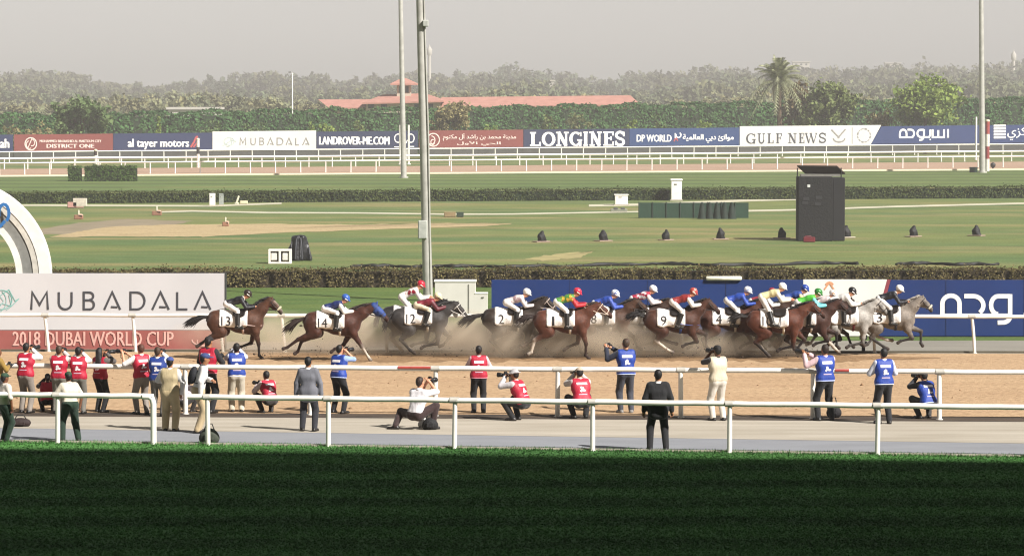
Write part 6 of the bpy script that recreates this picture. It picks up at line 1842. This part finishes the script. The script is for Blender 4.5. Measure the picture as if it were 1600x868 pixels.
clods('dirt_clods', 'small clods scattered over the dirt track', 1500, -50, 1650, 551, 640, .011, 0, 1)
clods('flying_dirt', 'specks of dirt kicked up behind the hooves', 1500, 340, 1300, 553, 562, .010, .16, 2)

# ------------------------------------------------------------------ blades of grass on the nearest turf and along its edge
def blades(name, label, n, px0, px1, r0f, r1f, h, m, seed, w=.012):
    rng = np.random.default_rng(seed)
    px = rng.uniform(px0, px1, n); u = rng.uniform(0, 1, n)
    A = row_line(r0f); B = row_line(r1f)
    ra, rb = A(px), B(px)
    d0, d1 = CAM_H * F_PX / (ra - HOR), CAM_H * F_PX / (rb - HOR)
    Y = d0 + (d1 - d0) * u; X = (px - 800) / F_PX * Y
    P = np.stack([X, Y, np.full(n, .01)], 1)
    a = rng.uniform(0, math.pi, n); dx = np.stack([np.cos(a), np.sin(a), 0 * a], 1) * (w * rng.uniform(.6, 1.4, n))[:, None]
    tip = P + np.stack([rng.normal(0, .025, n), rng.normal(0, .025, n), h * rng.uniform(.5, 1.3, n)], 1)
    V = np.stack([P - dx, P + dx, tip], 1).reshape(-1, 3)
    me = np_mesh(name, V, np.arange(3 * n).reshape(n, 3)); me.materials.append(m)
    return tag(link(name, me), label, 'grass', None, 'stuff')
GB = M_TURF
blades('turf_grass', 'short dense grass of the shaded near turf', 230000, -40, 1640, (880, 880), (692, 715.5), .028, GB, 5, .02)
blades('turf_fringe_grass', 'longer grass fringe along the edge of the near turf', 5000, -40, 1640, (694, 717.5), (690, 713.6), .07, GB, 6, .012)

# ------------------------------------------------------------------ grandstand roof behind and above the camera: its shade covers the near turf
RH = 60.0
kx = SUN_DIR.x / SUN_DIR.z; ky = SUN_DIR.y / SUN_DIR.z
eL, eR = gr(0, 701), gr(1600, 721)
eL = eL + Vector((kx, ky, 1)) * RH; eR = eR + Vector((kx, ky, 1)) * RH
dE = (eR - eL).normalized()
t = thing('grandstand', 'grandstand with a high overhanging roof that shades the near turf', 'grandstand', (0, -60, 0))
o0 = Vector((0, -60, 0))
fl, fr_ = eL - dE * 200, eR + dE * 200
M_GS = mat('grandstand_white', '#b9b7b2', .6)
MB().prism([fl - o0, fr_ - o0, Vector((fr_.x, -90, RH)) - o0, Vector((fl.x, -90, RH)) - o0], (0, 0, -2.0)).build('roof', M_GS, t)
MB().box((40, -20, RH / 2), (420, 6, RH)).build('back_wall', M_GS, t)
for k in range(10):
    MB().box((40, 48 - 5 * k, .35 + .4 * k), (420, 4.98, .7 + .8 * k)).build('seating_tier', mat('tier_concrete', '#8f8d88', .8), t)
for k in range(12):
    MB().tube([(-150 + 34 * k, 2, 0), (-150 + 34 * k, 20, RH)], [1.2, .8], 8).build('roof_column', M_GS, t)

# ------------------------------------------------------------------ dust behind the horses
def dust(label, px, row, z, size, dens, seed):
    c = gr(px, row); c.z = z
    bm = bmesh.new(); bmesh.ops.create_icosphere(bm, subdivisions=3, radius=1.0)
    me = bpy.data.meshes.new('dust_cloud'); bm.to_mesh(me); bm.free()
    o = link('dust_cloud', me, None, c); size = (size[0] * 1.25, size[1] * 1.1, size[2]); o.scale = size
    m = bpy.data.materials.new('dust'); m.use_nodes = True
    N, L = m.node_tree.nodes, m.node_tree.links; N.remove(N['Principled BSDF'])
    v = N.new('ShaderNodeVolumePrincipled'); v.inputs['Color'].default_value = (.98, .84, .66, 1); v.inputs['Anisotropy'].default_value = .1
    tc = N.new('ShaderNodeTexCoord'); ln = N.new('ShaderNodeVectorMath'); ln.operation = 'LENGTH'; L.new(tc.outputs['Object'], ln.inputs[0])
    mr = N.new('ShaderNodeMapRange'); mr.inputs['From Min'].default_value, mr.inputs['From Max'].default_value = 1.0, .25; L.new(ln.outputs['Value'], mr.inputs[0])
    mp = N.new('ShaderNodeMapping'); mp.inputs['Scale'].default_value = (size[0] * .9, size[1] * .9, size[2] * 1.1); mp.inputs['Location'].default_value = (seed * 3.1, seed, 0); L.new(tc.outputs['Object'], mp.inputs[0])
    no = N.new('ShaderNodeTexNoise'); no.inputs['Scale'].default_value = 1.1; no.inputs['Detail'].default_value = 4; L.new(mp.outputs[0], no.inputs['Vector'])
    r2 = N.new('ShaderNodeMapRange'); r2.inputs['From Min'].default_value, r2.inputs['From Max'].default_value = .30, .74; L.new(no.outputs['Fac'], r2.inputs[0])
    mu = N.new('ShaderNodeMath'); mu.operation = 'MULTIPLY'; L.new(mr.outputs[0], mu.inputs[0]); L.new(r2.outputs[0], mu.inputs[1])
    m2 = N.new('ShaderNodeMath'); m2.operation = 'MULTIPLY'; m2.inputs[1].default_value = dens; L.new(mu.outputs[0], m2.inputs[0])
    L.new(m2.outputs[0], v.inputs['Density']); L.new(v.outputs[0], N['Material Output'].inputs['Volume'])
    me.materials.append(m)
    return tag(o, label, 'dust', 'dust clouds over the track', 'stuff')
dust('thin dust drifting behind the last horse', 430, 553, .55, (2.8, 1.4, .85), 1.5, 1)
dust('dust hanging between the hooded horse and the grey', 585, 553, .6, (2.3, 1.4, .85), 2.6, 2)
dust('dust under the dark grey horse', 715, 554, .6, (2.2, 1.5, .85), 2.8, 3)
dust('thick dust round the dark brown horse', 815, 556, .5, (2.3, 1.6, .8), 4.2, 4)
dust('thick dust in the middle of the field', 950, 556, .55, (2.4, 1.6, .85), 4.2, 5)
dust('dust below the bay horses', 1085, 556, .4, (2.2, 1.5, .6), 2.8, 6)
dust('dust at the hooves of the red bay', 1180, 556, .35, (1.7, 1.4, .55), 2.8, 7)

# ------------------------------------------------------------------ haze: even pale air round the whole scene
MB_h = MB().box((0, 675, 32.0), (1850, 1690, 68.0))
hz = MB_h.build('haze', bpy.data.materials.new('haze'))
hm = hz.data.materials[0]; hm.use_nodes = True
N, L = hm.node_tree.nodes, hm.node_tree.links
N.remove(N['Principled BSDF'])
v = N.new('ShaderNodeVolumePrincipled')
v.inputs['Color'].default_value = (.75, .71, .73, 1); v.inputs['Density'].default_value = .00055; v.inputs['Anisotropy'].default_value = 0.0
L.new(v.outputs[0], N['Material Output'].inputs['Volume'])
tag(hz, 'pale dusty haze in the air', 'haze', None, 'stuff')
